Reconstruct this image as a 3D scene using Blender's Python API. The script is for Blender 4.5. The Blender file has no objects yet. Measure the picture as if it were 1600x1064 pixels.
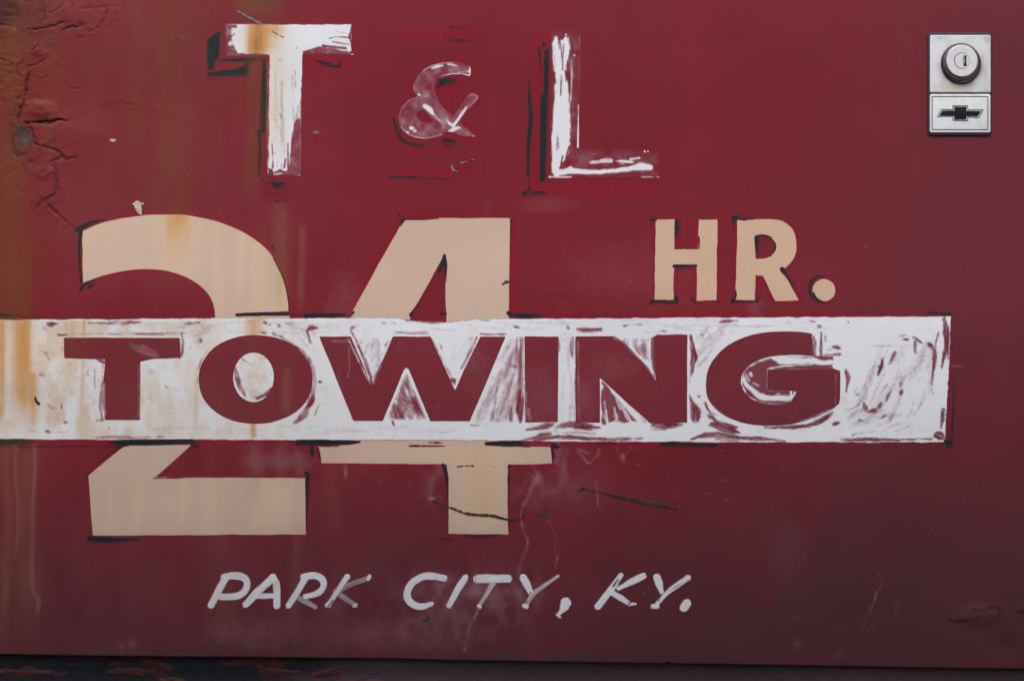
import bpy, math
import numpy as np

# ------------------------------------------------------------------ camera, world, sun, exposure
S = 0.0005            # metres per photograph pixel on the door plane
D = 2.3               # camera distance
EMPTY_Z = 0.55        # height of the lower door edge above the road
PX0, PYB = 800.0, 1043.0
sc = bpy.context.scene
cam_d = bpy.data.cameras.new('camera')
cam = bpy.data.objects.new('camera', cam_d)
sc.collection.objects.link(cam)
cam.location = (0, -D, EMPTY_Z + (PYB - 532) * S)
cam.rotation_euler = (math.radians(90), 0, 0)
cam_d.sensor_width = 36
cam_d.lens = 36 * D / (1600 * S)
cam_d.clip_start = 0.05
cam_d.clip_end = 200
sc.camera = cam
sc.render.resolution_x, sc.render.resolution_y = 1024, 680

SUN_EL, SUN_AZ = 52.0, -32.0      # azimuth measured from the camera's side, negative = left
w = bpy.data.worlds.new('World')
sc.world = w
w.use_nodes = True
nt = w.node_tree
for n in list(nt.nodes):
    nt.nodes.remove(n)
sky = nt.nodes.new('ShaderNodeTexSky')
sky.sky_type = 'NISHITA'
sky.sun_disc = False
sky.sun_elevation = math.radians(SUN_EL)
sky.sun_rotation = math.radians(180 + SUN_AZ)
sky.air_density = 1.0
sky.dust_density = 4.0
sky.ozone_density = 1.0
bg = nt.nodes.new('ShaderNodeBackground')
bg.inputs['Strength'].default_value = 0.12
wo = nt.nodes.new('ShaderNodeOutputWorld')
nt.links.new(sky.outputs[0], bg.inputs[0])
nt.links.new(bg.outputs[0], wo.inputs[0])
sun_d = bpy.data.lights.new('sun', 'SUN')
sun_d.energy = 1.5
sun_d.angle = math.radians(25)
sun_d.color = (1.0, 0.96, 0.92)
sun = bpy.data.objects.new('sun', sun_d)
sc.collection.objects.link(sun)
from mathutils import Vector
_el, _az = math.radians(SUN_EL), math.radians(SUN_AZ)
_dir = Vector((math.sin(_az) * math.cos(_el), -math.cos(_az) * math.cos(_el), math.sin(_el)))
sun.rotation_euler = _dir.to_track_quat('Z', 'Y').to_euler()
sc.view_settings.view_transform = 'Standard'
sc.view_settings.look = 'None'
sc.view_settings.exposure = 0.45
sc.view_settings.gamma = 1.0

# ------------------------------------------------------------------ noise
def vn(X, Y, seed):
    t = np.random.RandomState(seed).rand(256, 256).astype(np.float32)
    xi = np.floor(X).astype(np.int64); yi = np.floor(Y).astype(np.int64)
    fx = (X - xi).astype(np.float32); fy = (Y - yi).astype(np.float32)
    fx = fx * fx * (3 - 2 * fx); fy = fy * fy * (3 - 2 * fy)
    x0 = xi & 255; x1 = (xi + 1) & 255; y0 = yi & 255; y1 = (yi + 1) & 255
    return (t[y0, x0] * (1 - fx) + t[y0, x1] * fx) * (1 - fy) + (t[y1, x0] * (1 - fx) + t[y1, x1] * fx) * fy

def fbm(X, Y, seed, o=4):
    a, s, r = 0.5, 0.0, 0
    for i in range(o):
        r = r + a * vn(X * 2 ** i + 17 * i, Y * 2 ** i + 31 * i, seed + i); s += a; a *= 0.5
    return r / s

def ss(a, b, x):
    t = np.clip((x - a) / (b - a), 0, 1)
    return t * t * (3 - 2 * t)

# ------------------------------------------------------------------ paint layers, one value per photograph pixel
X0, Y0, X1, Y1 = -48, -48, 1648, 1112
YY, XX = np.mgrid[Y0:Y1, X0:X1].astype(np.float32)
H, W = XX.shape
def Z(): return np.zeros((H, W), np.float32)
WT, RL, FR, RU, GR, CH, CR, HT, TN = (Z() for _ in range(9))
# WT white coverage, RL white smears on red letters, FR fresh red, RU rust, GR grime and shade painted in at the right, CH chalky marks, CR dark cracks, HT relief (mm), TN tan runs

def box(x0, y0, x1, y1, pad=0):
    a = max(int(x0 - pad) - X0, 0); b = min(int(x1 + pad) - X0 + 2, W)
    c = max(int(y0 - pad) - Y0, 0); d = min(int(y1 + pad) - Y0 + 2, H)
    return slice(c, max(d, c)), slice(a, max(b, a))

def path(pts, ws, step=2.0, curve=True):
    p = np.array(pts, float)
    ws = np.array([ws] * len(p) if np.isscalar(ws) else ws, float)
    if len(ws) != len(p):
        ws = np.interp(np.linspace(0, 1, len(p)), np.linspace(0, 1, len(ws)), ws)
    if len(p) == 1:
        p = np.array([p[0], p[0] + [0.01, 0]]); ws = np.array([ws[0]] * 2)
    out, ow = [], []
    n = len(p)
    for i in range(n - 1):
        p1, p2 = p[i], p[i + 1]
        p0 = p[i - 1] if i > 0 else 2 * p1 - p2
        p3 = p[i + 2] if i + 2 < n else 2 * p2 - p1
        k = max(1, int(np.hypot(*(p2 - p1)) / step))
        t = (np.arange(k) / k)[:, None]
        if curve and n > 2:
            q = 0.5 * (2 * p1 + (p2 - p0) * t + (2 * p0 - 5 * p1 + 4 * p2 - p3) * t ** 2 + (3 * p1 - p0 - 3 * p2 + p3) * t ** 3)
        else:
            q = p1 + (p2 - p1) * t
        out.append(q); ow.append(ws[i] + (ws[i + 1] - ws[i]) * t[:, 0])
    out.append(p[-1:]); ow.append(ws[-1:])
    return np.concatenate(out), np.concatenate(ow)

def near(X, Y, q, qw):
    """signed distance inside a brushed path (positive inside), distance along it, distance across it"""
    best = np.full(X.shape, 1e9, np.float32); U = np.zeros(X.shape, np.float32); V = np.zeros(X.shape, np.float32); WW = np.ones(X.shape, np.float32)
    acc = 0.0
    for i in range(len(q) - 1):
        ax, ay = q[i]; bx, by = q[i + 1]
        dx, dy = bx - ax, by - ay
        L = math.hypot(dx, dy) or 1e-6
        m = max(qw[i], qw[i + 1]) / 2 + 14
        x0, x1 = min(ax, bx) - m, max(ax, bx) + m; y0, y1 = min(ay, by) - m, max(ay, by) + m
        c0 = np.searchsorted(X[0], x0); c1 = np.searchsorted(X[0], x1)
        r0 = np.searchsorted(Y[:, 0], y0); r1 = np.searchsorted(Y[:, 0], y1)
        if c1 <= c0 or r1 <= r0:
            acc += L; continue
        sl = (slice(r0, r1), slice(c0, c1))
        rx = X[sl] - ax; ry = Y[sl] - ay
        t = np.clip((rx * dx + ry * dy) / (L * L), 0, 1)
        d = np.hypot(rx - t * dx, ry - t * dy)
        k = d < best[sl]
        b = best[sl]; b[k] = d[k]
        u = U[sl]; u[k] = (acc + t * L)[k]
        v = V[sl]; v[k] = ((rx * dy - ry * dx) / L)[k]
        ww = WW[sl]; ww[k] = (qw[i] + t * (qw[i + 1] - qw[i]))[k]
        acc += L
    return WW / 2 - best, U, V, acc

_seed = [100]
def sd_():
    _seed[0] += 7
    return _seed[0]

def brush(F, pts, ws, c=1.0, b=0.0, edge=1.0, rag=0.8, sub=False, dry=0.0, curve=True, add=False, ul=30.0, vl=1.6, taper=False):
    """one stroke of a brush into layer F; sub takes paint away again (a gap where the red shows)"""
    s = sd_()
    q, qw = path(pts, ws, curve=curve)
    if taper and len(q) > 3:
        tt_ = np.linspace(0, 1, len(q)); qw = qw * (.5 + .5 * np.clip(np.sin(math.pi * tt_), 0, 1) ** .6)
    x0, y0 = q.min(0); x1, y1 = q.max(0); m = qw.max() / 2 + 6
    sl = box(x0, y0, x1, y1, m)
    X, Y = XX[sl], YY[sl]
    if X.size == 0: return
    sd, U, V, L = near(X, Y, q, qw)
    if rag: sd = sd + (fbm(U / 11, V / 3, s, 2) - 0.5) * 2.4 * rag + (vn(X / 2.4, Y / 2.4, s + 3) - 0.5) * rag * .45
    m_ = np.clip(sd / edge + 0.5, 0, 1)
    cc = c
    if b: cc = cc + (vn(U / ul, V / vl, s + 1) - 0.5) * 2 * b + (vn(U / 7, V / 1.3 + 9, s + 2) - 0.5) * b * .7
    if dry: cc = cc - dry * ss(0.35, 1.0, U / max(L, 1)) * (0.5 + vn(U / 14, V / 1.3, s + 5))
    m_ = m_ * np.clip(cc, 0, 1)
    f = F[sl]
    if sub: f *= 1 - m_
    elif add: f += m_
    else: np.maximum(f, m_, out=f)

def psd(X, Y, pts):
    p = np.array(pts, float)
    d2 = np.full(X.shape, 1e12, np.float32); ins = np.zeros(X.shape, bool)
    for i in range(len(p)):
        ax, ay = p[i]; bx, by = p[(i + 1) % len(p)]
        dx, dy = bx - ax, by - ay
        t = np.clip(((X - ax) * dx + (Y - ay) * dy) / (dx * dx + dy * dy + 1e-9), 0, 1)
        d2 = np.minimum(d2, (X - ax - t * dx) ** 2 + (Y - ay - t * dy) ** 2)
        if ay != by:
            c = ((ay > Y) != (by > Y)) & (X < (bx - ax) * (Y - ay) / (by - ay) + ax)
            ins ^= c
    d = np.sqrt(d2)
    return np.where(ins, d, -d)

def pfill(F, pts, c=1.0, rag=1.0, edge=1.2, sub=False, n=3.0, b=0.0):
    s = sd_(); p = np.array(pts, float)
    sl = box(*p.min(0), *p.max(0), 8)
    X, Y = XX[sl], YY[sl]
    d = psd(X, Y, pts) + (vn(X / n, Y / n, s) - 0.5) * 2 * rag
    cc = c + (fbm(X / 9, Y / 9, s + 4, 3) - .5) * 2 * b if b else c
    m = np.clip(d / edge + 0.5, 0, 1) * np.clip(cc, 0, 1)
    if sub: F[sl] *= 1 - m
    else: F[sl] = np.maximum(F[sl], m)

def blob(F, x, y, rx, ry, c=1.0, ang=0, soft=0.5, rag=0.6, sub=False, n=3.0, add=False):
    s = sd_(); R = max(rx, ry) * 1.6 + 3
    sl = box(x - R, y - R, x + R, y + R)
    X, Y = XX[sl] - x, YY[sl] - y
    a = math.radians(ang); u = (X * math.cos(a) + Y * math.sin(a)) / rx; v = (-X * math.sin(a) + Y * math.cos(a)) / ry
    r = np.hypot(u, v) + (fbm(XX[sl] / n, YY[sl] / n, s, 2) - 0.5) * 2 * rag
    m = np.clip((1 - r) / soft, 0, 1) * c
    if sub: F[sl] *= 1 - m
    elif add: F[sl] += m
    else: F[sl] = np.maximum(F[sl], m)

# ------------------------------------------------------------------ outlines of the lettering (photograph pixels)
TWO_TOP = [(127.8,362.1),(143.8,354.7),(163,347.7),(191.7,341),(223.6,336.8),(255.6,335.6),(281,335.9),(306.7,338.8),(332,344.2),(354.6,351.5),(377,361),(396,372.6),(412,385.4),(425,400.4),(436,418.6),(444,437.8),(449,457),(451.4,479.3),(451.8,500),(440,545),(400,600),(350,650),(297.3,696.4),(243,745.8),(476.8,746.6),(478,834.6),(145,836.5),(137.8,742.8),(193.6,696.4),(270,620),(320,560),(337,510),(335.5,485.7),(332,473),(325.9,460.8),(314.7,448),(300,437.8),(281,429),(255.6,422.5),(228.4,420.5),(204.5,422),(179,426.3),(153.4,433),(130,442)]
FOUR = [(631.5,341.3),(797,341),(795,490.5),(793,697),(860.8,698),(863,724.5),(793.6,725.3),(794.3,834.6),(699.8,833.9),(698.7,725.3),(501.3,723.4),(495.6,696.8),(547.4,492.7)]
FOUR_HOLE = [(694.4,397),(697,489),(698,640),(585,640),(642.7,492)]
HH = [(1024.6,343.2),(1054.6,343.4),(1053.7,387.6),(1090,388),(1091.4,343.5),(1121,343.2),(1119.8,469.4),(1088.5,469.4),(1089,413.8),(1053.4,414.2),(1052,468.8),(1023,468.8)]
RR = [(1152.4,343.2),(1206.7,343.2),(1219.5,345),(1232,351.5),(1241,362.7),(1244.4,378.7),(1243.5,394.7),(1237,409),(1222.7,422.5),(1248,469.7),(1211.5,470.4),(1192.3,430.8),(1180.5,430),(1179.6,469.7),(1149,469.4)]
RR_HOLE = [(1180.5,368),(1192,367.8),(1203.5,371.3),(1210.9,379.6),(1211.5,388.3),(1205,399.5),(1195.5,403.6),(1180.5,405)]
def ell(cx, cy, rx, ry, n=40, p=2.0):
    o = []
    for i in range(n):
        a = 2 * math.pi * i / n; c, s = math.cos(a), math.sin(a)
        o.append((cx + rx * math.copysign(abs(c) ** (2 / p), c), cy + ry * math.copysign(abs(s) ** (2 / p), s)))
    return o
DOT = ell(1287.5, 453.5, 17.8, 17.6, 28)
TW_T = [(100,527.6),(280.8,528),(282,559),(240,561),(219,565),(219.3,656),(163.5,656),(159.5,624),(164.2,561.5),(100,559.4)]
TW_O = ell(399.3, 592.7, 89, 69.2, 48, 2.1)
TW_OH = ell(396.2, 589.2, 32, 38.8, 36)
TW_W = [(498.8,525.8),(548.4,525.8),(580.5,601.8),(613.7,525.8),(672.8,525.8),(700,585),(711.6,609),(725,578),(750.6,526.2),(790,526.2),(734,658.2),(672,657.8),(639,578),(635,574.5),(631,578),(598.3,657.8),(551.8,657.5)]
TW_I = [(819.4,525.4),(872.7,525.8),(871.6,659.3),(820.5,659.6)]
TW_N = [(899,525.8),(960,525.4),(975,534),(1000,560),(1014,575),(1022,590),(1017,570),(1017,528),(1027,523),(1074,522.9),(1073.7,660.5),(1014.8,660.5),(937,590.5),(937.4,660.3),(899,659.3)]
TW_G = [(1268.4,521),(1251.4,518.8),(1219.9,517.9),(1188.3,520.6),(1159,528.5),(1134,542),(1113.8,563.5),(1104.8,583.8),(1103.2,606.3),(1107,624.4),(1120.6,641.3),(1141,653.7),(1170.2,662.3),(1206.3,665),(1237.9,662.3),(1271.7,652.6),(1296.6,641.3),(1307,634),(1312.3,624.4),(1312.8,579.3),(1302,576),(1199.6,577.4),(1198.4,609.7),(1243,610.5),(1244.5,614),(1236,626.6),(1210.8,631.6),(1186,627.8),(1170.2,619.9),(1160,606.3),(1157.8,590.5),(1166.8,574.7),(1183.8,563.5),(1206,556.7),(1238,554.4),(1272.9,556.7)]
T_OUT = [(351,37.7),(550.8,38.3),(548.6,81.5),(553,86.3),(472.5,85.6),(470,274.8),(418.2,274.8),(421.5,89),(352,89)]
L_OUT = [(860,43.7),(907,43.7),(904.4,231.6),(1031,235),(1030,279),(857,279)]
AMP = [(734.5,119.8),(735.5,107),(728,100.6),(705.8,97.3),(683.4,100),(664.2,108),(651.4,121.4),(646.2,134.2),(647.5,145),(651.4,151.8),(638.7,156.5),(627.5,167.3),(622.8,183.7),(627,201.3),(641.5,212.5),(655,216),(667.4,216.8),(689.8,211.5),(702.6,206),(720,212.5),(744,214.4),(732,203),(719.5,191.7),(729.7,174),(747.3,153.4),(744,148),(734.5,147),(722,162),(707.8,182.7),(690,165),(681.8,150),(678.6,138.6),(681,128),(690,120.5),(705.8,116.6),(722,116.5)]
def closed(pts):
    p = list(pts); n = len(p)
    q, _ = path(p[-2:] + p + p[:2], 1.0, 2.5)
    k0 = int(np.argmin(np.hypot(q[:60, 0] - p[0][0], q[:60, 1] - p[0][1])))
    k1 = len(q) - 1 - int(np.argmin(np.hypot(q[::-1][:60, 0] - p[0][0], q[::-1][:60, 1] - p[0][1])))
    return [tuple(a) for a in q[k0:k1]]
def arc(pts):
    return [tuple(a) for a in path(pts, 1.0, 3.0)[0]]
AMP_HOLE = [(660,168.5),(667,172),(680,188),(672,196),(658,193),(648,184),(650,173)]
BAND = [(-400,499.5),(-44,499.5),(150,499),(300,497.7),(620,496.8),(660,502.5),(705,502.8),(760,498),(860,498),(1080,496.6),(1250,495.6),(1485.5,494.5),(1483,560),(1478,650),(1476.2,691),(1200,690.8),(900,689.8),(700,688),(420,687.2),(200,686.6),(-44,686.4),(-400,686.4)]

AMP = arc(AMP[0:11]) + arc(AMP[11:21]) + arc(AMP[21:28]) + arc(AMP[28:34] + AMP[34:])
TW_G = arc(TW_G[:20]) + TW_G[20:26] + arc(TW_G[26:])
TWO_TOP = arc(TWO_TOP[:20]) + TWO_TOP[20:32] + arc(TWO_TOP[32:])
RR = RR[:1] + arc(RR[1:9]) + RR[9:]
RR_HOLE = RR_HOLE[:1] + arc(RR_HOLE[1:7]) + RR_HOLE[7:]
AMP_HOLE = closed(AMP_HOLE)
def outside(pts_list, r, c=1.0, lo=0.0, seed=1):
    a = np.concatenate([np.array(p) for p in pts_list])
    sl = box(*a.min(0), *a.max(0), r + 6)
    X, Y = XX[sl], YY[sl]
    d = np.full(X.shape, -1e9, np.float32)
    for p in pts_list: d = np.maximum(d, psd(X, Y, p))
    rr = r + (fbm(X / 20, Y / 20, seed, 3) - 0.5) * 5 + (vn(X / 3, Y / 3, seed + 9) - .5) * 1.2
    m = np.clip((d + rr) / 1.6 + .5, 0, 1) * np.clip(c + (vn(X / 25, Y / 25, seed + 5) - 0.5) * 0.7, 0, 1)
    FR[sl] = np.maximum(FR[sl], m)

# fresh red cut in round the lettering
for i, (p, r, c) in enumerate([([TWO_TOP], 7, .6), ([FOUR], 8, .9), ([HH], 7, .7), ([RR], 7, .7), ([DOT], 7, .6), ([AMP], 9, .45)]):
    outside(p, r, c, seed=40 + 11 * i)
for y, x0, x1, c, wd in [(691.5, 30, 1480, .95, 8), (493.5, 470, 1100, .85, 6), (491, 1100, 1480, .6, 7), (493, 130, 340, .3, 5)]:
    brush(FR, [(x0, y), ((x0 + x1) / 2, y + .6), (x1, y)], wd, c, .25, edge=2)
brush(FR, [(1488, 500), (1486, 600), (1482, 692)], 8, .8, .2, edge=2)
for a in ([(611,258),(760,258),(760,277),(611,277)], [(625,44),(757,42),(757,62),(625,60)], [(832,60),(847,48),(858,48),(852,285),(836,300),(829,296)],
          [(857,280),(1030,281),(1020,310),(850,308)], [(612,195),(620,215),(640,232),(700,228),(700,236),(640,240),(610,222)],
          [(325,110),(345,94),(412,92),(404,110),(384,122),(325,124)], [(478,90),(553,90),(550,110),(500,112),(480,120)],
          [(685,120),(715,118),(735,125),(722,160),(706,180),(690,160)], [(800,330),(801,500),(806,500),(806,330)]):
    pfill(FR, a, .62, 2.5, 4, n=9, b=.3)

for p in (TWO_TOP, FOUR, HH, RR, DOT):
    a = np.array(p); sl = box(*a.min(0), *a.max(0), 3)
    FR[sl] *= 1 - np.clip(psd(XX[sl], YY[sl], p), 0, 1)
# rust runs and staining on the left
def run(F, x, y0, y1, wd, c, fade=0.3, rag=3):
    s = sd_(); sl = box(x - wd * 1.6 - 6, y0, x + wd * 1.6 + 6, y1)
    X, Y = XX[sl], YY[sl]
    xc = x + (vn(Y / 90, Y * 0, s) - .5) * rag * 2
    prof = np.exp(-((X - xc) / (wd / 2)) ** 2 * 1.1)
    t = (Y - y0) / max(y1 - y0, 1)
    m = prof * c * ss(0, .03, t) * (1 - ss(1 - fade, 1, t)) * (0.82 + .36 * fbm(X / 4.5, Y / 60, s + 1, 3)) * (0.6 + .8 * fbm(X / 12, Y / 34, s + 2, 3))
    F[sl] = np.maximum(F[sl], m) if F is not RU else F[sl] + m * (1 - F[sl])
n1 = fbm(XX / 42, YY / 60, 5, 4); n2 = fbm(XX / 3.5, YY / 160, 9, 3)
RU += np.clip(1 - np.abs(XX - 22) / 44, 0, 1) ** .8 * (1 - ss(640, 800, YY) * .75) * .8
RU *= (0.55 + .9 * n1)
RU *= np.where((YY > 500) & (YY < 686), .12, 1.0)
RU += np.clip(1 - XX / 330, 0, 1) * .30 * n2 * ss(0, 1, 1 - YY / 1100)
for a in [(75,-40,330,26,.45),(215,-40,260,26,.42),(278,-40,500,60,.46),(225,-40,400,130,.20),(120,-40,480,120,.16),(330,-40,330,60,.18),(250,40,300,14,.2),(402,-44,36,64,.95),(401,30,100,30,1.0),(388,-44,40,30,.5),(410,36,86,56,.28),(430,40,275,44,.24),(404,36,90,16,.3),(395,86,345,28,.62),(441,330,520,30,.38),(425,-40,70,40,.35),
          (1,498,690,15,.55),(35,498,650,26,.46),(38,498,600,14,.30),(30,498,690,58,.20),(66,498,690,70,.12),(52,580,690,16,.3),(110,500,560,34,.42),(130,495,690,10,.35),(100,540,640,30,.2),(148,560,690,22,.12),
          (338,340,640,18,.18),(262,336,430,14,.15),(376,352,480,14,.22),(402,360,570,20,.2),(412,340,500,12,.2),(455,498,600,12,.22),(395,498,560,40,.38),(396,655,690,13,.65),(440,663,690,20,.2),
          (304,570,690,12,.3),(446,560,660,22,.32),(320,498,530,14,.25),(215,740,836,13,.2),(288,745,836,11,.16),(400,746,836,12,.24),(415,745,836,8,.2),(170,760,836,9,.2),(740,500,690,18,.08),
          (745,698,836,90,.26),(690,698,726,100,.16),(820,698,726,60,.22),(760,698,836,30,.14),(430,745,836,60,.1),(66,100,520,10,.15),(330,700,1020,30,.12)]:
    run(RU, *a)
blob(RU, 395, 910, 9, 26, .28, 30, 1, .2); blob(RU, 430, 915, 10, 14, .42, 0, 1, .3)
CRM = ss(660, 60, XX) ** .8 * ss(500, 505, YY) * (1 - ss(684, 688, YY)) * np.clip(.06 + .9 * (fbm(XX / 22, YY / 34, 77, 4) - .30), .04, .34)
CRM = np.maximum(CRM, ss(476, 418, XX) * ss(84, 90, YY) * ss(300, 100, YY) * .22)
blob(RU, 396, 588, 40, 44, .30, 0, 1, .3, n=12, add=True)
RU = np.clip(np.maximum(RU, CRM), 0, 1)

# tan runs at the lower left and elsewhere
for a in [(26,690,900,10,.45),(40,700,1010,40,.22),(52,690,960,9,.5),(10,690,1020,20,.3),(350,835,1010,40,.14),(462,700,1015,18,.2),(520,690,860,36,.12),(398,690,800,26,.22),(440,690,770,22,.18),(446,575,655,14,.3),(470,350,500,12,.3),(433,315,500,30,.22)]:
    run(TN, *a, rag=5)
brush(TN, [(50,860),(50,900),(54,925),(60,935),(58,955)], [5,8,10,6], .55, .3, edge=5)
# road film dulls the lower door; shade painted into the colour darkens the right
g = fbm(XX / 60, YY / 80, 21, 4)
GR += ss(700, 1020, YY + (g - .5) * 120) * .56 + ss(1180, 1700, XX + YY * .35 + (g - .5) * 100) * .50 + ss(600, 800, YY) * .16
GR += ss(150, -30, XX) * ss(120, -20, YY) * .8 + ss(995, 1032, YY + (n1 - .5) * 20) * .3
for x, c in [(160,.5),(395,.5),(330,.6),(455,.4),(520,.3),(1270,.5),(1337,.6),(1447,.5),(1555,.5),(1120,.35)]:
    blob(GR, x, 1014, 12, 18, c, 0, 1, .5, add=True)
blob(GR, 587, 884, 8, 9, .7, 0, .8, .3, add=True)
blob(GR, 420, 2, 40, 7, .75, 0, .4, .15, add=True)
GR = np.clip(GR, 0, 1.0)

# chalky marks, drips
def drip(pts, wd, c, F=None):
    brush(CH if F is None else F, pts, (np.array(wd) + 1.5).tolist() if not np.isscalar(wd) else wd + 1.5, c * .5, .3, edge=3.8, rag=1.0, ul=12, vl=2.5)
for p, wd, c in [([(828,765),(822,780),(814,800),(818,830),(824,845),(818,870),(808,900)], [5,3,2,2,3,2,1], .30), ([(857,815),(866,830),(871,860),(868,885)], 2, .22),
                 ([(815,700),(822,715),(835,735),(840,745),(828,765)], [3,8,10,8,5], .22), ([(870,690),(875,705),(868,722)], 4, .22),
                 ([(902,704),(912,716),(922,724),(934,712),(936,702)], 2, .30), ([(904,702),(918,708)], 2, .2), ([(964,700),(972,718),(978,704),(985,698)], 2, .28), ([(972,712),(973,720)], 4, .3),
                 ([(748,950),(736,975),(729,1000),(727,1015)], [4,3,2,3], .35), ([(538,715),(540,745)], 3, .25), ([(535,752),(541,750)], 2, .3),
                 ([(1373,895),(1376,905),(1365,940),(1350,975)], 1.5, .14), ([(934,750),(934,795)], 5, .15), ([(675,778),(690,782)], 8, .15)]:
    drip(p, wd, c)
for x, y, rx, ry, c in [(706,950,60,55,.10),(740,925,110,30,.16),(520,950,30,60,.08),(1400,953,7,14,.08),(1246,965,8,7,.07),(1245,1005,8,12,.12),(1310,1022,12,7,.08),(207,1005,9,10,.12),(190,1010,8,8,.1),
                        (1494,572,20,2.6,.22),(800,600,90,40,.09),(850,620,40,60,.10),(915,620,30,40,.12),(740,560,30,40,.10),(960,575,50,30,.08),(540,480,40,70,.10),(855,320,60,14,.10),(1180,480,16,20,.12),
                        (440,720,80,22,.16),(470,730,15,15,.12),(340,650,40,60,.04),(255,545,30,12,.0),(760,360,12,60,.08),(990,440,150,80,.05),(1230,860,40,60,.06),(600,990,200,30,.10),(395,990,90,30,.12),(900,760,100,60,.06)]:
    blob(CH, x, y, rx, ry, c, 0, 1.0, .35, n=11)
for _ in range(70):
    r = np.random.RandomState(900 + _)
    x, y = r.uniform(540, 1300), r.uniform(470, 800); a = r.uniform(0, 3.14); l = r.uniform(2, 7)
    brush(CH, [(x, y), (x + l * math.cos(a), y + l * math.sin(a) + 1), (x + 2 * l * math.cos(a + .6), y + 2 * l * math.sin(a + .6))], 1.4, r.uniform(.04, .13), 0, edge=1.8)
for _ in range(90):
    r = np.random.RandomState(2900 + _)
    x, y = r.uniform(0, 1600), r.uniform(20, 1010)
    blob(CH if r.rand() < .6 else GR, x, y, r.uniform(.8, 2.2), r.uniform(.8, 1.8), r.uniform(.1, .4), 0, .6, .4)
for _ in range(60):
    r = np.random.RandomState(4900 + _)
    x, y = r.uniform(60, 470), r.uniform(20, 330); l = r.uniform(3, 16)
    brush(GR, [(x, y), (x + l, y - l * r.uniform(-.1, .4))], r.uniform(1.5, 5), r.uniform(.1, .34), .2, edge=2)
brush(FR, [(135,366),(190,380),(236,392),(300,395),(372,405),(430,416)], 2.2, .30, .15, edge=2)
brush(FR, [(575,452),(640,462),(692,468)], 2, .2, .1, edge=2); brush(FR, [(700,472),(760,484),(795,486)], 2, .2, .1, edge=2)
HZ = np.exp(-((XX - 745) / 105) ** 2 - ((YY - 925) / 34) ** 2) * .22 + np.exp(-((XX - 850) / 46) ** 2 - ((YY - 735) / 42) ** 2) * .24 + np.exp(-((XX - 690) / 24) ** 2 - ((YY - 755) / 30) ** 2) * .22 + np.exp(-((XX - 700) / 120) ** 2 - ((YY - 985) / 30) ** 2) * .10
CH += HZ * np.clip(fbm(XX / 14, YY / 22, 901, 6) * 3.6 - 1.35, 0, 1.3)
CH += ss(40, 120, XX) * ss(620, 300, XX) * ss(560, 380, YY) * (.005 + .045 * fbm(XX / 30, YY / 60, 955, 4)) + ss(560, 700, YY) * ss(1250, 500, XX) * .05 * fbm(XX / 30, YY / 60, 957, 4)
CH = np.clip(CH, 0, 1)

# ------------------------------------------------------------------ cracks, lifted filler and dents (relief in mm, towards the viewer)
def crack(pts, wd=2.0, depth=.5, dark=.9, lip=.35, lipw=14, side=0):
    s = sd_(); q, qw = path(pts, wd)
    x0, y0 = q.min(0); x1, y1 = q.max(0)
    sl = box(x0, y0, x1, y1, lipw + 4); X, Y = XX[sl], YY[sl]
    if X.size == 0: return
    sd, U, V, L = near(X + (fbm(X / 7, Y / 7, s + 4, 3) - .5) * 7, Y + (fbm(X / 7, Y / 7, s + 7, 3) - .5) * 7, q, qw)
    wob = .45 + 1.1 * vn(U / 8, U * 0, s + 9)
    d = (np.maximum(qw.max() / 2 - sd, 0) + (vn(X / 2.4, Y / 2.4, s) - .5) * 1.2) / wob
    endf = ss(0, .12, U / L) * (1 - ss(.8, 1, U / L) * .8)
    HT[sl] -= depth * np.exp(-(d / (np.mean(qw) * .8)) ** 2) * endf
    li = lip * np.exp(-np.clip(d, 0, None) / (lipw * .45)) * (1 - np.exp(-(d / 1.6) ** 2)) * endf
    if side: li = li * ss(-2, 2, V * side)
    HT[sl] += li * 1.15
    CR[sl] = np.maximum(CR[sl], dark * np.exp(-(d / (np.mean(qw) * .75)) ** 2) * endf * (.6 + .6 * vn(U / 6, V, s + 2)))
    CR[sl] = np.maximum(CR[sl], dark * .34 * np.clip(1.2 - d / (np.mean(qw) * 1.5 + 2), 0, 1) * endf * (.4 + fbm(X / 4, Y / 4, s + 5, 2)))
    FR[sl] = np.maximum(FR[sl], .5 * np.exp(-(d / (np.mean(qw) * 2 + 3)) ** 2) * endf)
C = crack
C([(-10,92),(10,95),(22,102)], 1.5, .3, .7)
C([(46,110),(41.5,128),(41.5,144),(35,163),(29,179),(30,192),(40,194)], 2.4, .8, .9, .6, 22, side=-1)
C([(35,194),(48,191),(62,191.5),(80,191.8),(93,188.5),(112,186)], [2.5,4,5,4,2], 1.3, 1.0, .9, 24, side=1)
C([(40,196),(50,206),(53,222),(62,228),(74,232),(90,237),(97,245),(86,250),(74,257)], 2.6, .6, .7, .3)
C([(50,222),(60,231),(75,228),(84,222),(88,218)], 7, .3, .45, .2)
C([(93,243),(105,249),(126,245)], 3.5, .5, .55, .3)
C([(83,255),(86,272),(87,287),(89,300),(78,308),(65,316),(58,326),(52,335)], 4.5, .6, .62, .3)
C([(70,316),(82,326),(98,342),(118,358)], 2.5, .5, .6, .3)
C([(62,325),(75,324),(84,330)], 2, .3, .5)
C([(75,258),(68,272),(66,262)], 4, .4, .45)
C([(25,205),(20,225),(24,240),(36,243),(50,234)], 5, .5, .55, .2)
C([(40,258),(52,254),(60,248)], 5, .3, .3, .2)
C([(32,192),(22,178),(27,158),(36,146)], 6, .4, .4, .2)
C([(48,48),(74,43),(90,38),(106,34)], [2,3,4,2], .8, .8, .5, 12, side=1)
C([(93,50),(112,43),(134,38)], [2,3.5,2], .8, .8, .5, 12, side=1)
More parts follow.
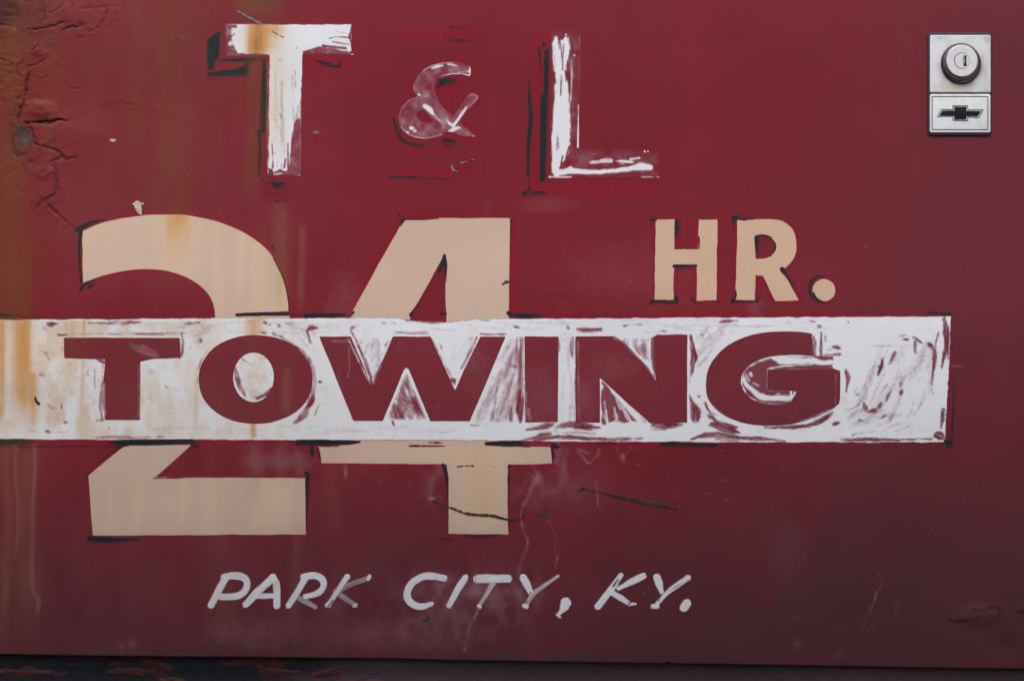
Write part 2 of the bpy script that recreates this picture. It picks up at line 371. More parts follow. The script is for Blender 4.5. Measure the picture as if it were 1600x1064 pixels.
C([(134,49),(150,46),(162,33),(168,18),(164,6)], 1.6, .5, .55, .35)
C([(62,61),(61,70),(50,84)], 1.6, .4, .6)
C([(74,93),(58,100),(41,107)], 1.6, .5, .6, .3)
C([(39,83),(33,98),(27,110),(29,119),(40,118)], 2, .4, .5, .3)
C([(76,20),(92,14),(100,4)], 1.8, .4, .6); C([(66,0),(68,20),(70,30),(62,38)], 2, .4, .5)
C([(110,-4),(113,14)], 3, .4, .4); C([(35,54),(46,48),(60,50)], 3, .3, .4); C([(-6,40),(16,42),(24,40)], 3, .4, .6)
C([(170,45),(180,28),(178,18)], 3, .3, .25); C([(124,15),(150,12),(190,8)], 5, .3, .22)
C([(118,62),(136,58)], 5, .2, .3); C([(276,56),(277,72),(282,80)], 1.5, .2, .4)
C([(60,125),(78,120)], 3, .2, .25); C([(108,140),(128,138)], 4, .2, .25); C([(150,158),(200,163),(262,174)], [3,7,3], .1, .18)
C([(1480,972),(1505,971),(1525,968),(1540,962)], 2.2, .4, .5, .3, 14, side=1)
C([(1516,962),(1524,955),(1536,956),(1544,954)], 2.4, .3, .4, .3, 14, side=1); C([(1540,955),(1556,950),(1562,962),(1555,974)], 5, .4, .5, .3)
C([(1588,960),(1602,954)], 3, .6, .8, .5)
for x, y, rx, ry, h in [(62,170,34,18,1.6),(60,80,22,16,.7),(40,210,14,20,-1.2),(110,20,40,22,.6),(80,300,30,30,.5),(1530,962,50,24,1.0),(1570,1010,30,30,-.8),(120,210,60,30,.6),(190,130,70,50,.5),(70,270,24,14,.7),(20,30,16,28,-.8)]:
    r = np.clip(1 - ((XX - x) / rx) ** 2 - ((YY - y) / ry) ** 2, 0, 1)
    HT += 1.15 * h * r * r
HT += (np.abs(fbm(XX / 16, YY / 13, 333, 4) - .5) * -1.8 + .2) * ss(.42, .62, fbm(XX / 45, YY / 40, 340, 2)) * ss(150, 30, XX) * ss(360, 200, YY) + (fbm(XX / 10, YY / 10, 333, 3) - .5) * .35 * ss(175, 40, XX) * ss(380, 200, YY)
HT += (fbm(XX / 190, YY / 150, 336, 2) - .5) * 2.6
for p_, w_, c_ in [([(28,160),(20,185),(18,215),(28,242),(44,236)], 9, .30), ([(45,222),(62,232),(80,222),(88,216)], 8, .34), ([(84,250),(88,275),(86,300),(72,314)], 8, .30), ([(40,258),(50,250)], 9, .26), ([(66,258),(76,272),(70,268)], 8, .26), ([(52,318),(60,334)], 8, .3), ([(62,60),(50,100),(40,140)], 6, .18), ([(48,50),(90,42),(108,32)], 9, .28), ([(93,48),(134,36)], 7, .22)]:
    brush(CR, p_, w_, c_, .12, edge=4, rag=2.5)
CR = np.maximum(CR, ss(75, 5, XX + (n1 - .5) * 60) * ss(75, 20, YY + (n1 - .5) * 50) * .62)
for _ in range(46):
    r = np.random.RandomState(6100 + _)
    x = 20 + abs(r.normal(0, 48)); y = r.uniform(0, 345)
    blob(CR if r.rand() < .6 else FR, x, y, r.uniform(2, 9), r.uniform(2, 7), r.uniform(.12, .38), r.uniform(-40, 40), 1, .8, n=4)
pfill(CR, [(24,192),(40,196.5),(47,206),(52.7,219),(43,228),(33.5,235),(29,226),(27,214)], .0, 1)
BARE = Z()
pfill(BARE, [(25,193),(38,197.5),(46,206),(52,219),(43,227),(34,234),(29,226),(27,214)], 1, 1, n=4)
blob(BARE, 76, 57, 5, 3.4, .8); blob(BARE, 28, 212, 3, 4, 0)
blob(CR, 28, 213, 2, 5, .9)
blob(FR, 175, 60, 20, 12, .0)
# broad red smudges where paint was touched in
for x, y, rx, ry, c in [(600,220,40,40,.35),(560,60,60,30,.15),(490,110,40,20,.2),(780,90,40,40,.15),(1150,345,120,10,.3),(900,330,100,14,.3)]:
    blob(FR, x, y, rx, ry, c, 0, 1, .3, n=14)

# ------------------------------------------------------------------ white paint: the T, the L, the ampersand
sl = box(340, 30, 560, 285); X, Y = XX[sl], YY[sl]
f = WT[sl]
d = psd(X, Y, T_OUT)
f[:] = np.maximum(f, np.clip(d / 4, 0, 1) * (.02 + .36 * fbm(X / 8, Y / 8, 50, 4) ** 3))
pfill(WT, [(370,39),(549,38.8),(545,58),(549,80),(537,80),(520,76),(500,73),(487,76),(473,80),(472,120),(469,165),(466,185),(459,195),(454,230),(453,258),(447,268),(436,264),(428,270),(420,262),(421.5,85),(372,84),(368,76),(362,60),(372,50)], 1, .9, 1.3, n=7)
blob(WT, 366, 50, 10, 7, .9, 0, .5, .6); blob(WT, 364, 68, 9, 6, .9, 20, .5, .6); blob(WT, 372, 78, 10, 5, .6, 10, .6, .7)
for p, wd, c, b in [([(545,82),(547,60)], 2, 1, 0), ([(352,38.5),(372,39)], 1.5, .5, .3), ([(470.5,90),(470,272)], 1.2, .32, .3), ([(419,100),(418.5,270)], 1.6, .8, .2), ([(428,273),(440,271)], 3, .8, .3), ([(461,275),(469,275)], 2, 1, .1), ([(464,150),(467,150),(468,185)], 3, .8, .3), ([(552,50),(549,60),(546,72)], 1.2, .5, .2), ([(550,86),(555,86)], 2, .7, .2), ([(355,55),(358,42),(364,42)], 1.2, .35, .2)]:
    brush(WT, p, wd, c, b)
for p, wd, c in [([(515,60),(530,58),(548,60)], 2, .8), ([(525,50),(545,53)], 1.5, .5), ([(520,66),(545,70)], 3, .55), ([(505,72),(540,76)], 4, .8), ([(545,56),(548,66)], 3, .8), ([(427,240),(448,236)], 2, .5), ([(425,225),(427,262)], 1.5, .7),
                 ([(450,225),(450,262)], 3, .7), ([(444,262),(446,250)], 3, .7), ([(424,268),(426,258)], 2.4, .8), ([(433,262),(434,250)], 2, .5), ([(439,272),(440,256)], 2, .6), ([(466,165),(462,190),(456,225)], 3, .5), ([(436,178),(440,184)], 1.2, .7), ([(426,182),(430,180)], 1.2, .5), ([(433,200),(440,202)], 1.2, .6), ([(436,94),(441,94)], 1.5, .5), ([(456,120),(462,200)], 5, .18), ([(440,130),(443,250)], 6, .15), ([(461,110),(462,140)], 2, .4), ([(430,100),(432,230)], 3, .10)]:
    brush(WT, p, wd, c, .3, sub=True)
blob(WT, 442.5, 59, 2, 1.6, .95, sub=True); blob(WT, 463.5, 76, 1.5, 1.5, .8, sub=True); blob(WT, 444, 122.5, 1.6, 1.2, .7, sub=True)
# L
d = psd(XX[box(850, 35, 1040, 285)], YY[box(850, 35, 1040, 285)], L_OUT)
sl = box(850, 35, 1040, 285); X, Y = XX[sl], YY[sl]
WT[sl] = np.maximum(WT[sl], (d > 0) * np.clip(d / 10, 0, 1) * (.0 + .26 * fbm(X / 12, Y / 12, 57, 4) ** 3) * (1 - .6 * ss(940, 1030, X) * ss(262, 240, Y)))
def B(p, wd, c=1, b=.12, **k):
    k.setdefault('edge', 2.2 if np.max(wd) > 4 else 1.2)
    brush(WT, p, wd, c, b, **k)
pfill(WT, [(863,66),(868,60),(871,66),(873,84),(877,64),(884,60),(889,64),(890,82),(885,104),(884,125),(888,150),(890,185),(891,215),(889,236),(882,250),(873,262),(865,268),(864,240),(866,190),(868,130),(867,95)], .97, 1.6, 2.0, n=5)
B([(869,60),(870,75),(874,110),(872,150),(869,200),(868,250),(869,272)], [6,9,9,11,12,11,10], 1, .12, rag=1.6)
B([(864,70),(866,90),(868,110)], [2,5,5], .95, .3); B([(884,62),(887,75),(884,88)], [8,9,5], .8, .5, rag=1.6)
B([(880,66),(879,90),(881,120),(883,150),(884,180),(884,210),(881,235)], [3,6,8,13,14,13,9], .95, .22, rag=1.6)
B([(865,225),(864,268)], 4, .8, .3); B([(892,95),(893,130),(891,160)], 3, .4, .5)
B([(866,268),(873,270),(885,268),(892,262)], [8,9,8,4], 1, .1, rag=1.8)
B([(872,272),(890,267),(920,269),(960,267),(985,264),(1005,261),(1016,262)], [7,9,7,6,7,11,9], 1, .12, rag=1.2)
B([(990,262),(1000,256),(1015,259)], 5, .8, .4)
B([(923,255),(940,252),(955,252)], [3,5,5], .75, .5, rag=1.5); B([(962,252),(975,253),(988,254)], [3,6,4], .75, .5, rag=1.5); B([(985,249),(999,247)], 3, .6, .5)
B([(903.8,165),(903.5,200),(903,230)], [1,2.2,3], 1, .1, rag=.3); B([(858,277),(892,277)], 1.6, 1, .1); B([(1003,277),(1020,277)], 1, .5, .4); B([(1025,276),(1030,278)], 1.6, 1, 0)
blob(WT, 884, 55, 1.5, 2, 1); blob(WT, 1007.5, 237, 1.6, 1.6, 1); blob(WT, 1012.5, 237, 1.8, 1.4, 1); blob(WT, 897, 87, 2.4, 1.6, .9)
B([(906,58),(905,100),(904,160)], 2, .09, .1)
for p, wd, c in [([(877,70),(878,90),(880,104)], [1.5,3,1.5], .8), ([(883,112),(885,116),(884,128)], [2,4,2], .7), ([(887,96),(885,104)], 3, .7), ([(888,122),(890,140),(889,160)], 2, .5), ([(877,118),(876,150)], 2.5, .75), ([(871,210),(870,235)], 3, .4), ([(879,245),(876,262)], 3, .8), ([(881,70),(879,110)], 2, .7), ([(884,108),(886,122)], 3, .6), ([(872,215),(873,232)], 2, .5), ([(889,230),(882,255)], 2, .8)]:
    brush(WT, p, wd, c, .3, sub=True)
# ampersand
sl = box(612, 88, 760, 226); X, Y = XX[sl], YY[sl]
d = np.minimum(psd(X, Y, AMP), -psd(X, Y, AMP_HOLE) + 3)
WT[sl] = np.maximum(WT[sl], np.clip(d / 5, 0, 1) * (.01 + .72 * fbm(X / 11, Y / 11, 59, 5) ** 3) + np.exp(-((d - .9) / 1.6) ** 2) * .12 * (d > 0) * fbm(X / 9, Y / 9, 66, 3))
for p, wd, c in [([(647,142),(645.5,130),(651,120),(664,108),(683,100),(706,97.5)], 1.8, .75), ([(735,120),(725,117.5),(706,116.5),(690,120)], [3.5,3.5,2.5,1], .95), ([(734,106),(735,119)], 3, .95), ([(627,198),(632,205),(645,213),(667,216.5),(690,211)], 1.8, .6), ([(651,152),(640,156),(629,167),(623,184)], 1.3, .4),
                 ([(664,166),(672,172),(676,178)], [7,9,5], .85), ([(676,178),(686,188),(694,192)], [6,5,2], .4), ([(729,168),(722,178),(714,189),(708,197)], [3,4,4,5], .9), ([(697,186),(702,193),(708,197)], [2,4,5], .9), ([(702,206),(708,203),(716,200),(720,201)], [3,6,5,2], .95), ([(675,107),(684,104),(692,103)], [3,5,2], .85), ([(700,101),(707,102),(715,104)], [3,4,2], .75), ([(716,114),(728,112)], 3, .4)]:
    brush(WT, p, wd, c, .2, rag=.5, edge=1.6)
for x, y, r in [(655,149,3.5),(643,201,5),(648,205,3.5),(637,207,2.5),(732,112,3),(703,205,3)]: blob(WT, x, y, r, r * .8, .95, 0, .6, .4)
brush(WT, [(731,150),(740,148),(746,152),(734,168)], 5, .28, .2, edge=4); blob(WT, 740, 213, 3, 1.5, .6)
blob(WT, 665, 150, 12, 10, .35, 0, 1, .3)

# ------------------------------------------------------------------ white paint: the band
sl = box(-48, 488, 1495, 700); X, Y = XX[sl], YY[sl]
d = psd(X, Y, BAND) + (vn(X / 14, Y / 4, 71) - .5) * 1.6 + (vn(X / 3, Y / 3, 72) - .5) * .8
BM = np.clip(d / 1.2 + .5, 0, 1)
wx = (fbm(X / 40, Y / 40, 79, 2) - .5) * 14
th = (.95 + .10 * (fbm(X / 70, (Y + wx) / 3.1, 73, 2) - .5) - np.clip(fbm(X / 22, Y / 16, 75, 4) - .58, 0, 1) * .35)
WT[sl] = np.maximum(WT[sl] * (BM < .5), BM * np.clip(th, 0, 1))
def sweep(poly, ang, n, ln, c, wd=(1.5, 5), spread=8, seed=0):
    """soft thin passages left by long strokes of the same brush"""
    r = np.random.RandomState(seed); p = np.array(poly, float); k = 0
    F0 = WT.copy(); sl = box(*p.min(0), *p.max(0), 12)
    while k < n:
        x, y = r.uniform(*np.stack([p.min(0), p.max(0)], 1)[0]), r.uniform(*np.stack([p.min(0), p.max(0)], 1)[1])
        if psd(np.array([[x]], np.float32), np.array([[y]], np.float32), poly)[0, 0] < 0: continue
        k += 1
        a = math.radians(ang + r.normal(0, spread)); l = ln * r.uniform(.4, 1) / 2; bx = r.normal(0, 3)
        dx, dy = math.cos(a) * l, math.sin(a) * l
        tmp_c = c * r.uniform(.3, 1.0) * .62
        brush(WT, [(x - dx, y - dy), (x + bx - dy / l * 2, y + dx / l * 2), (x + dx, y + dy)], r.uniform(*wd) * 1.7, tmp_c, tmp_c * .9, edge=4.5, rag=.8, sub=True, taper=True, vl=1.2, ul=30)
    m = np.clip(psd(XX[sl], YY[sl], poly) / 4 + .8, 0, 1)
    keep = WT[sl] * m + F0[sl] * (1 - m); WT[:] = F0; WT[sl] = keep
def V(p, wd, c=.9, b=.25, **k):
    k.setdefault('rag', 1.7); k.setdefault('edge', 2.6); k.setdefault('taper', len(p) > 1); wd = (np.array(wd) * 1.15).tolist() if not np.isscalar(wd) else wd * 1.15
    if len(p) > 1: b = max(b, .38); k.setdefault('vl', 1.05); k.setdefault('ul', 13)
    brush(WT, p, wd, c, b, sub=True, **k)
# thin places (letters counter and swept passages), brushed at their own slant
def thin(pts, ang, c, sx=34, sy=2.2, k=1.0):
    s = sd_(); p = np.array(pts, float); sl = box(*p.min(0), *p.max(0), 4); X, Y = XX[sl], YY[sl]
    wx = (fbm(X / 24, Y / 24, s + 8, 2) - .5) * 16; X = X + wx; Y = Y - wx * .6
    a = math.radians(ang); u = X * math.cos(a) + Y * math.sin(a); v = -X * math.sin(a) + Y * math.cos(a)
    m = np.clip(psd(X, Y, pts) / 9 + .2, 0, 1)
    n = vn(u / sx, v / sy, s) * .45 + vn(u / (sx * .5), v / (sy * 2.3) + 7, s + 1) * .35 + vn(u / (sx * .3), v / (sy * .6), s + 6) * .2
    nn = n * (.25 + 1.3 * fbm(X / 12, Y / 15, s + 2, 3))
    WT[sl] *= 1 - m * np.clip((nn - .34) * 1.7 * k, 0, 1) * c * .72
RIGHT = [(1372,545),(1462,532),(1464,600),(1430,650),(1350,665),(1335,640)]
sweep(RIGHT, -64, 34, 100, .17, (2, 7), 7, 71); sweep(RIGHT, -64, 14, 60, .40, (1, 2.6), 6, 72); sweep([(1320,640),(1400,640),(1440,672),(1330,678)], -22, 18, 60, .25, (1.5, 4), 10, 73)
sweep([(792,530),(816,530),(816,658),(742,658)], -68, 46, 95, .38, (1.2, 4), 5, 74); sweep([(806,528),(818,528),(818,655),(806,655)], -88, 22, 90, .5, (1, 3), 3, 75)
sweep([(550,530),(611,530),(580,592)], -70, 24, 50, .26, (1.2, 4), 14, 76); sweep([(680,530),(745,530),(712,600)], -64, 14, 50, .16, (1.2, 3.5), 8, 77)
sweep([(635,585),(664,654),(606,654)], 74, 46, 46, .95, (1.5, 5), 16, 78); sweep([(1082,515),(1150,505),(1110,550),(1090,585)], -52, 18, 60, .22, (1.5, 4), 8, 79)
sweep([(60,500),(1300,497),(1300,520),(60,522)], -1, 80, 90, .14, (1, 3.0), 4, 80); sweep([(120,664),(900,664),(900,684),(120,682)], 1, 50, 90, .12, (1, 3), 3, 81)
sweep([(874,528),(897,528),(897,658),(874,658)], 90, 20, 80, .16, (1, 3), 2, 82); sweep([(970,530),(1014,530),(1016,568)], 80, 22, 30, .6, (1, 3), 10, 83)
thin([(366,552),(428,552),(428,628),(366,628)], 80, .30, 24, 3.5); thin([(60,540),(158,565),(158,655),(60,680)], 85, .2, 20, 4); thin([(222,568),(310,568),(330,650),(222,655)], 75, .16, 20, 4)
thin([(290,502),(350,502),(318,545),(288,560)], -45, .45); thin([(440,505),(500,505),(500,560),(470,540)], 50, .42)
for p, wd, c in [
  ([(75,506),(80,507),(88,506)], [5,8,4], 1), ([(66,511),(74,515)], 3, .4), ([(138,504.5),(170,505),(219,503.5)], 3.2, .7), ([(172,500),(173,505)], 1.5, .6), ([(286,506),(312,504)], 3, .7), ([(91,523.5),(97,524),(106,522.5)], [2,2.5,1.2], .9), ([(110,521.5),(200,521.6),(288,520.5)], [1,2.4,3.2], .45), ([(213,522),(250,522)], 3.4, .5),
  ([(284,521),(285.5,538),(284,552),(280,560)], [3,5,5,2], .75), ([(71,550),(75,553)], 3, .4), ([(70,551),(77,562)], 2, .55), ([(136,580),(138,588)], [3,5,2], .6), ([(148,577),(148,606)], 1.5, .55), ([(96,630),(96.5,639)], [3,4.5,3], .85), ([(72,632),(80,636),(86,637)], 4, .45), ([(101,660),(104,660)], 1.8, .9), ([(40,673),(74,674.5),(110,675)], 1.4, .35), ([(73,674),(76,675)], 2.5, .7),
  ([(151,684),(170,682.5),(215,683.5),(255,682)], [2,4,3,2], .6), ([(161,570),(160,600),(158,630),(160,656)], [2,3,5,5], .7), ([(150,560),(159,563),(163,565)], [3,6,7], .9), ([(170,668),(171,669)], 2.5, .8), ([(150,657),(162,656)], 2, .6), ([(62,585),(70,586)], 4, .3), ([(55,587),(57,592)], 3, .3), ([(235,580),(238,582)], 6, .22), ([(258,603),(260,606)], 5, .3),
  ([(287,506),(300,506)], 2.2, .7), ([(313.8,533)], 4.5, .8), ([(413,504),(416,505)], 3, .9), ([(421.6,507)], 2.2, .7), ([(435.6,508)], 3, .9), ([(448,505),(460,507)], 3, .4), ([(409,519),(416,520)], 3, .8), ([(427,521),(432,524)], [5,6,3], .9), ([(479,518),(485,513),(496,512)], [3,7,4], .9), ([(480,520),(484,530),(486,535)], [2,3,5], .8), ([(496,512),(520,509)], 2, .4),
  ([(436,524),(451,535),(462,543)], [2,4,5], .75), ([(462,543),(474,553),(482,566)], [8,8,6], .7), ([(482,560),(488,580),(490,600),(488,620)], [7,8,8,7], .6), ([(490,618),(486,626),(482,634)], [9,10,8], .95), ([(482,634),(474,650),(460,660)], [9,10,6], .7), ([(470,650),(466,656)], 4, .7), ([(310.5,577),(315,562),(323,549)], 1.6, .8), ([(309,585),(309,600)], 1.2, .5),
  ([(500,597)], 3, .95), ([(500,630),(492,648)], 1.3, .5), ([(548,514),(551,511),(561,508)], [3,3,1.2], .8), ([(549,517),(556,532),(566,556),(580,590)], [2,2.6,4,4], .75), ([(570,560),(577,585)], 5, .6), ([(604,553),(596,568),(584,590)], [2,3,4], .75), ([(602,540),(606,535)], 2, .7), ([(579,590),(580.5,603)], 3, .9),
  ([(368,574),(371,590),(376,606),(382,618)], [5,7,6,3], .7), ([(370,592),(373,596)], 6, .8), ([(378,560),(386,566),(402,574)], 1.6, .4), ([(388,583),(388.5,590)], 1.6, .6), ([(427,603),(421,612),(412,618),(402,622)], [3,6,6,5], .9), ([(398,619),(406,624)], 3, .7),
  ([(598,505),(602,505)], 2, .6), ([(610,505),(618,506)], 2, .4), ([(635,500),(660,501),(690,503),(718,500)], [2,7,5,2], .9), ([(750,501),(765,501)], 2, .6), ([(615,520),(640,520.6),(668,520.5)], 4.2, .42), ([(751,522),(770,522.6),(790,521.5)], 2.4, .85), ([(686,538),(690,545)], 3, .5), ([(676,530),(696,572),(708,594)], 2.2, .5), ([(704,593),(709,595),(711,601)], [5,6,3], 1), ([(745,528),(735,548),(722,575)], [2,1.6,3.4], .75), ([(733,530),(739,528)], 3, .5),
  ([(804,511),(812,512.5)], [4,2.2], .95), ([(794,538),(793,545)], 2, .5), ([(808,528),(806,555),(804,570)], [2,3,2], .7), ([(795,572),(806,572.8)], [1.5,3.5], .85), ([(814,528),(813.5,560),(812,600)], [4,4,6], .65), ([(812,610),(813,658)], 10, .97), ([(799,636),(799,658)], [3,6], .8), ([(785,570),(776,610),(770,655)], 2.4, .4), ([(770,640),(768,656)], 4, .5), ([(800,590),(790,655)], 2, .4), ([(793,600),(795,640)], 2, .3),
  ([(736,665),(747,665)], 2, .6), ([(614,660),(615,663)], 4, .8), ([(822,672),(845,668),(862,664)], [2,8,5], .85), ([(815,688),(835,684),(860,678)], [2,7,9], .9), ([(845,662),(866,662)], 2.4, .7),
  ([(868,667),(890,664),(915,666),(940,668)], [4,10,11,4], .92), ([(868,677),(890,675),(930,677)], [3,3,2], .5), ([(835,688),(880,683),(950,686),(1004,685)], [3,6,4.5,3], .92), ([(1016,664),(1040,664),(1066,663)], [8,9,5], .95), ([(1045,661),(1072,661)], 1.5, -.9), ([(1016,671),(1040,671)], 2, .6),
  ([(901,514),(920,516),(944,515)], [7,7,5], .88), ([(966,512),(978,510),(1002,508)], [3,6,2], .95), ([(887,511),(888,513)], 3, .8), ([(895,528),(893.5,545),(895,560)], [5,5,3], .65), ([(898.4,530),(898,658)], 1.2, .4), ([(874,530),(873,550)], 2, .6), ([(1034,517),(1040,518)], [2,1.2], .8), ([(1097,525)], 3, .8), ([(1027,524),(1050,523),(1072,523)], 2, .4),
  ([(1080,525),(1082,545),(1084,560),(1079,588)], [5,8,9,3], .95), ([(1088,558),(1086,566)], 3, .8), ([(1078,619),(1084,640),(1086,658)], [3,11,14], .97), ([(1086,630),(1092,648),(1090,658)], [5,8,6], .95), ([(1079,590),(1077.5,600)], 2, .6), ([(1092,620)], 3, .9), ([(1086,671),(1085,674)], 2, .8),
  ([(1102,630),(1108,642),(1118,650)], 3, .8), ([(1098,648),(1110,652),(1122,660)], [3,6,4], .95), ([(1104,664),(1122,664),(1140,671),(1155,676)], [3,12,13,6], .9), ([(1140,668),(1152,668)], 5, .8), ([(1105,661),(1130,662),(1152,667)], 4, .8),
  ([(1080,686),(1098,681),(1120,679),(1140,682),(1165,684)], [3,7,9,8,6], .95), ([(1160,685),(1195,686),(1226,689)], [7,5,2.5], .9), ([(1118,687),(1160,689)], 1.5, .4), ([(1195,668),(1230,668)], 2, .8), ([(1206,668),(1232,667.5),(1258,665),(1275,661)], [3,4,6,6], .98), ([(1262,663),(1282,658),(1301,645)], [5,9,5], 1), ([(1299,646),(1304,636)], 2, .6), ([(1302,663),(1309,661),(1312,662)], [4,4,1.5], .9),
  ([(1124,503),(1140,502),(1153,501.5)], [3,5,2], .9), ([(1265,501),(1273,503)], 2, .8), ([(1278,510),(1282,510)], 2.4, .85), ([(1283,520),(1283,540),(1282,558)], [2,3.5,5], .85), ([(1271,524),(1273,545),(1273,558)], [3,4,3], .8), ([(1289,525),(1290,534)], 3, .5), ([(1302,542.5),(1313,544)], 6, .95), ([(1294,546),(1302,545)], 3, .4), ([(1290,556),(1300,554),(1313,553)], 3.4, .9), ([(1312,550),(1312,556)], 2, .7),
  ([(1322,577),(1325,590),(1324,600),(1322,612)], [7,7,5,1.5], .95), ([(1276,558),(1300,558)], 3, .8), ([(1339,616),(1341,617)], 2.6, .5), ([(1340,605),(1336,613)], 2, .3),
  ([(1412,530),(1420,530.5)], [4,5], 1), ([(1426,527),(1433,530),(1440,535)], [3,4,5], .9), ([(1430,530),(1429,545),(1431,552)], [5,3,2], .8), ([(1380,559),(1377,573),(1372,586)], [2,8,3], 1), ([(1398,549),(1395,558),(1389,570)], [6,5,2], .85), ([(1362,541),(1382,541),(1392,540)], 1.6, .5), ([(1354,548),(1360,546)], 2, .4), ([(1400,526),(1418,523)], 1.4, .4), ([(1428,555),(1421,585)], 2, .3),
  ([(1448,537),(1456,541)], [4,7], .9), ([(1453,541),(1460,548),(1460,562),(1458,580),(1456,602)], [6,7,6,3,2], .92), ([(1466,520),(1463,535),(1461,550)], [3,3,3], .85), ([(1476,498),(1477,512),(1480,530),(1477,548),(1473,565)], [6,8,10,7,3], .97), ([(1480,500),(1482,560)], 4, .85), ([(1474,550),(1472,575)], 3, .7), ([(1456,605),(1457,616)], 1.5, .4), ([(1452,596),(1454,612)], 2, .3),
  ([(1474,640),(1473,655),(1470,668)], [5,6,5], .95), ([(1459,682),(1465,680),(1474,683)], [6,12,12], .98), ([(1314,687.5),(1350,686.5),(1400,687),(1455,686)], [2,4.5,3,3.5], .95), ([(1350,630),(1351,640),(1355,636)], [3,5,4], .85), ([(1354,632),(1353,642)], 5, .7), ([(1360,643),(1366,641),(1370,638)], [6,7,4], .98), ([(1376,631),(1373,637)], [5,3], .9), ([(1377,653),(1383,648)], [3,5], .9), ([(1390,654),(1396,648)], 2.4, .5),
  ([(1393,610),(1388,618),(1385,627)], [2.4,4,3.4], .85), ([(1387,600),(1376,616)], 2, .55), ([(1410,584),(1408,593)], 2, .6), ([(1408,597),(1407,603)], 3, .7), ([(1407,615),(1409,611)], 5, .85), ([(1438,590),(1434,604)], 1.6, .4), ([(1332,680),(1340,677),(1363,676)], [3.4,2,1], .8), ([(1330,661),(1345,658)], 2, .35), ([(1341,656),(1348,657)], 2.4, .5), ([(1325,641),(1340,634),(1350,622)], 2, .35), ([(1330,648),(1333,646)], 3, .4), ([(1325,502),(1326,504)], 2, .7), ([(1477,494),(1473,500)], 3, .6)]:
    if c < 0: continue
    V(p, wd, c)
# counter of the G: nearly bare, then brushed round its edge
pfill(WT, [(1158,590),(1166.8,574.7),(1183.8,563.5),(1206,556.7),(1302,558),(1302,577),(1199.6,577.4),(1198.4,609.7),(1244,610),(1240,628),(1210,631),(1186,628),(1168,618),(1159,606)], .95, .6, 1.2, sub=True)
for p, wd, c in [([(1164,612),(1158.5,598),(1160,584),(1168,574),(1184,564),(1206,557.5),(1225,557)], [1.5,4,3.5,3.5,3.5,4,5], 1), ([(1208,560),(1222,563),(1245,563),(1270,564),(1290,567),(1313,562)], [6,12,10,9,6,6], 1), ([(1199,577.5),(1215,573),(1240,571),(1275,570)], [3,2.4,2,1.2], .9),
                 ([(1161,592),(1167,602),(1178,612),(1190,621),(1210,622),(1236,621),(1243,613)], [4,6,8,9,8,8,4], 1), ([(1166,587),(1170,594)], 5, .5), ([(1172,583),(1174,587)], 4, .8), ([(1178,598),(1184,602)], 5, .45), ([(1186,616),(1193,616)], 4, .7), ([(1236,611),(1236,618)], 3, .9), ([(1214,617),(1218,616)], 3, .5), ([(1305,568),(1303,573),(1310,574)], [5,5,3], 1), ([(1166,600),(1163,590),(1167,582)], 2, .5)]:
    B(p, wd, c, .1, rag=1.5)
# lower triangle of the N: mostly red with white strokes
pfill(WT, [(939,594),(1010,659),(1012,664),(938,664)], .93, .4, 1, sub=True)
for p, wd, c in [([(938.3,590),(938.6,620),(938.4,666)], [2,2.4,3.4], 1), ([(937.5,600),(939,604),(938,610)], [2,8,2], 1), ([(943,595),(955,608),(968,622),(985,640),(1004,662)], [2,4,8,9,10], 1), ([(944,628),(946,645),(948,664)], [2,5,6], .75), ([(960,612),(968,634),(974,640)], [2,5,3], .5), ([(960,638),(963,655)], [3,6], .65), ([(970,630),(982,655),(990,662)], [4,5,4], .65), ([(978,644),(985,658)], 4, .5)]:
    B(p, wd, c, .35, rag=1.5)
for p, wd in [([(939,662),(944,669),(950,668)], [6,11,8]), ([(955,664),(965,663),(975,665),(990,662),(1000,664)], [7,10,9,6,10]), ([(963,667),(968,670)], 6), ([(1000,668),(1008,672),(1013,664)], [10,11,9])]:
    B(p, wd, 1, .05, rag=2.2)
B([(944,514),(956,516),(966,514),(975,517),(985,513),(1000,515),(1030,512)], [6,13,14,11,14,12,8], 1, .05, rag=2.4)
B([(1066,673),(1084,668),(1095,672),(1104,662)], [6,14,10,8], 1, .1, rag=3); B([(1096,646),(1104,650),(1098,656),(1108,660)], 4, .9, .3, rag=2)
B([(1075.2,525),(1075,600),(1075.5,665)], [1.6,2.4,3], .97, .15); B([(1085,528),(1090,545),(1096,530)], 2.5, .8, .4)
B([(820,612),(819.6,658)], [1.4,2.4], 1, 0, rag=.2); B([(1299,638),(1308,642),(1311,636)], [5,7,6], 1, 0, rag=1.6); B([(1485,497),(1484,540),(1481,600),(1478,650),(1476.5,690)], 1.5, .95, .1, rag=.3)
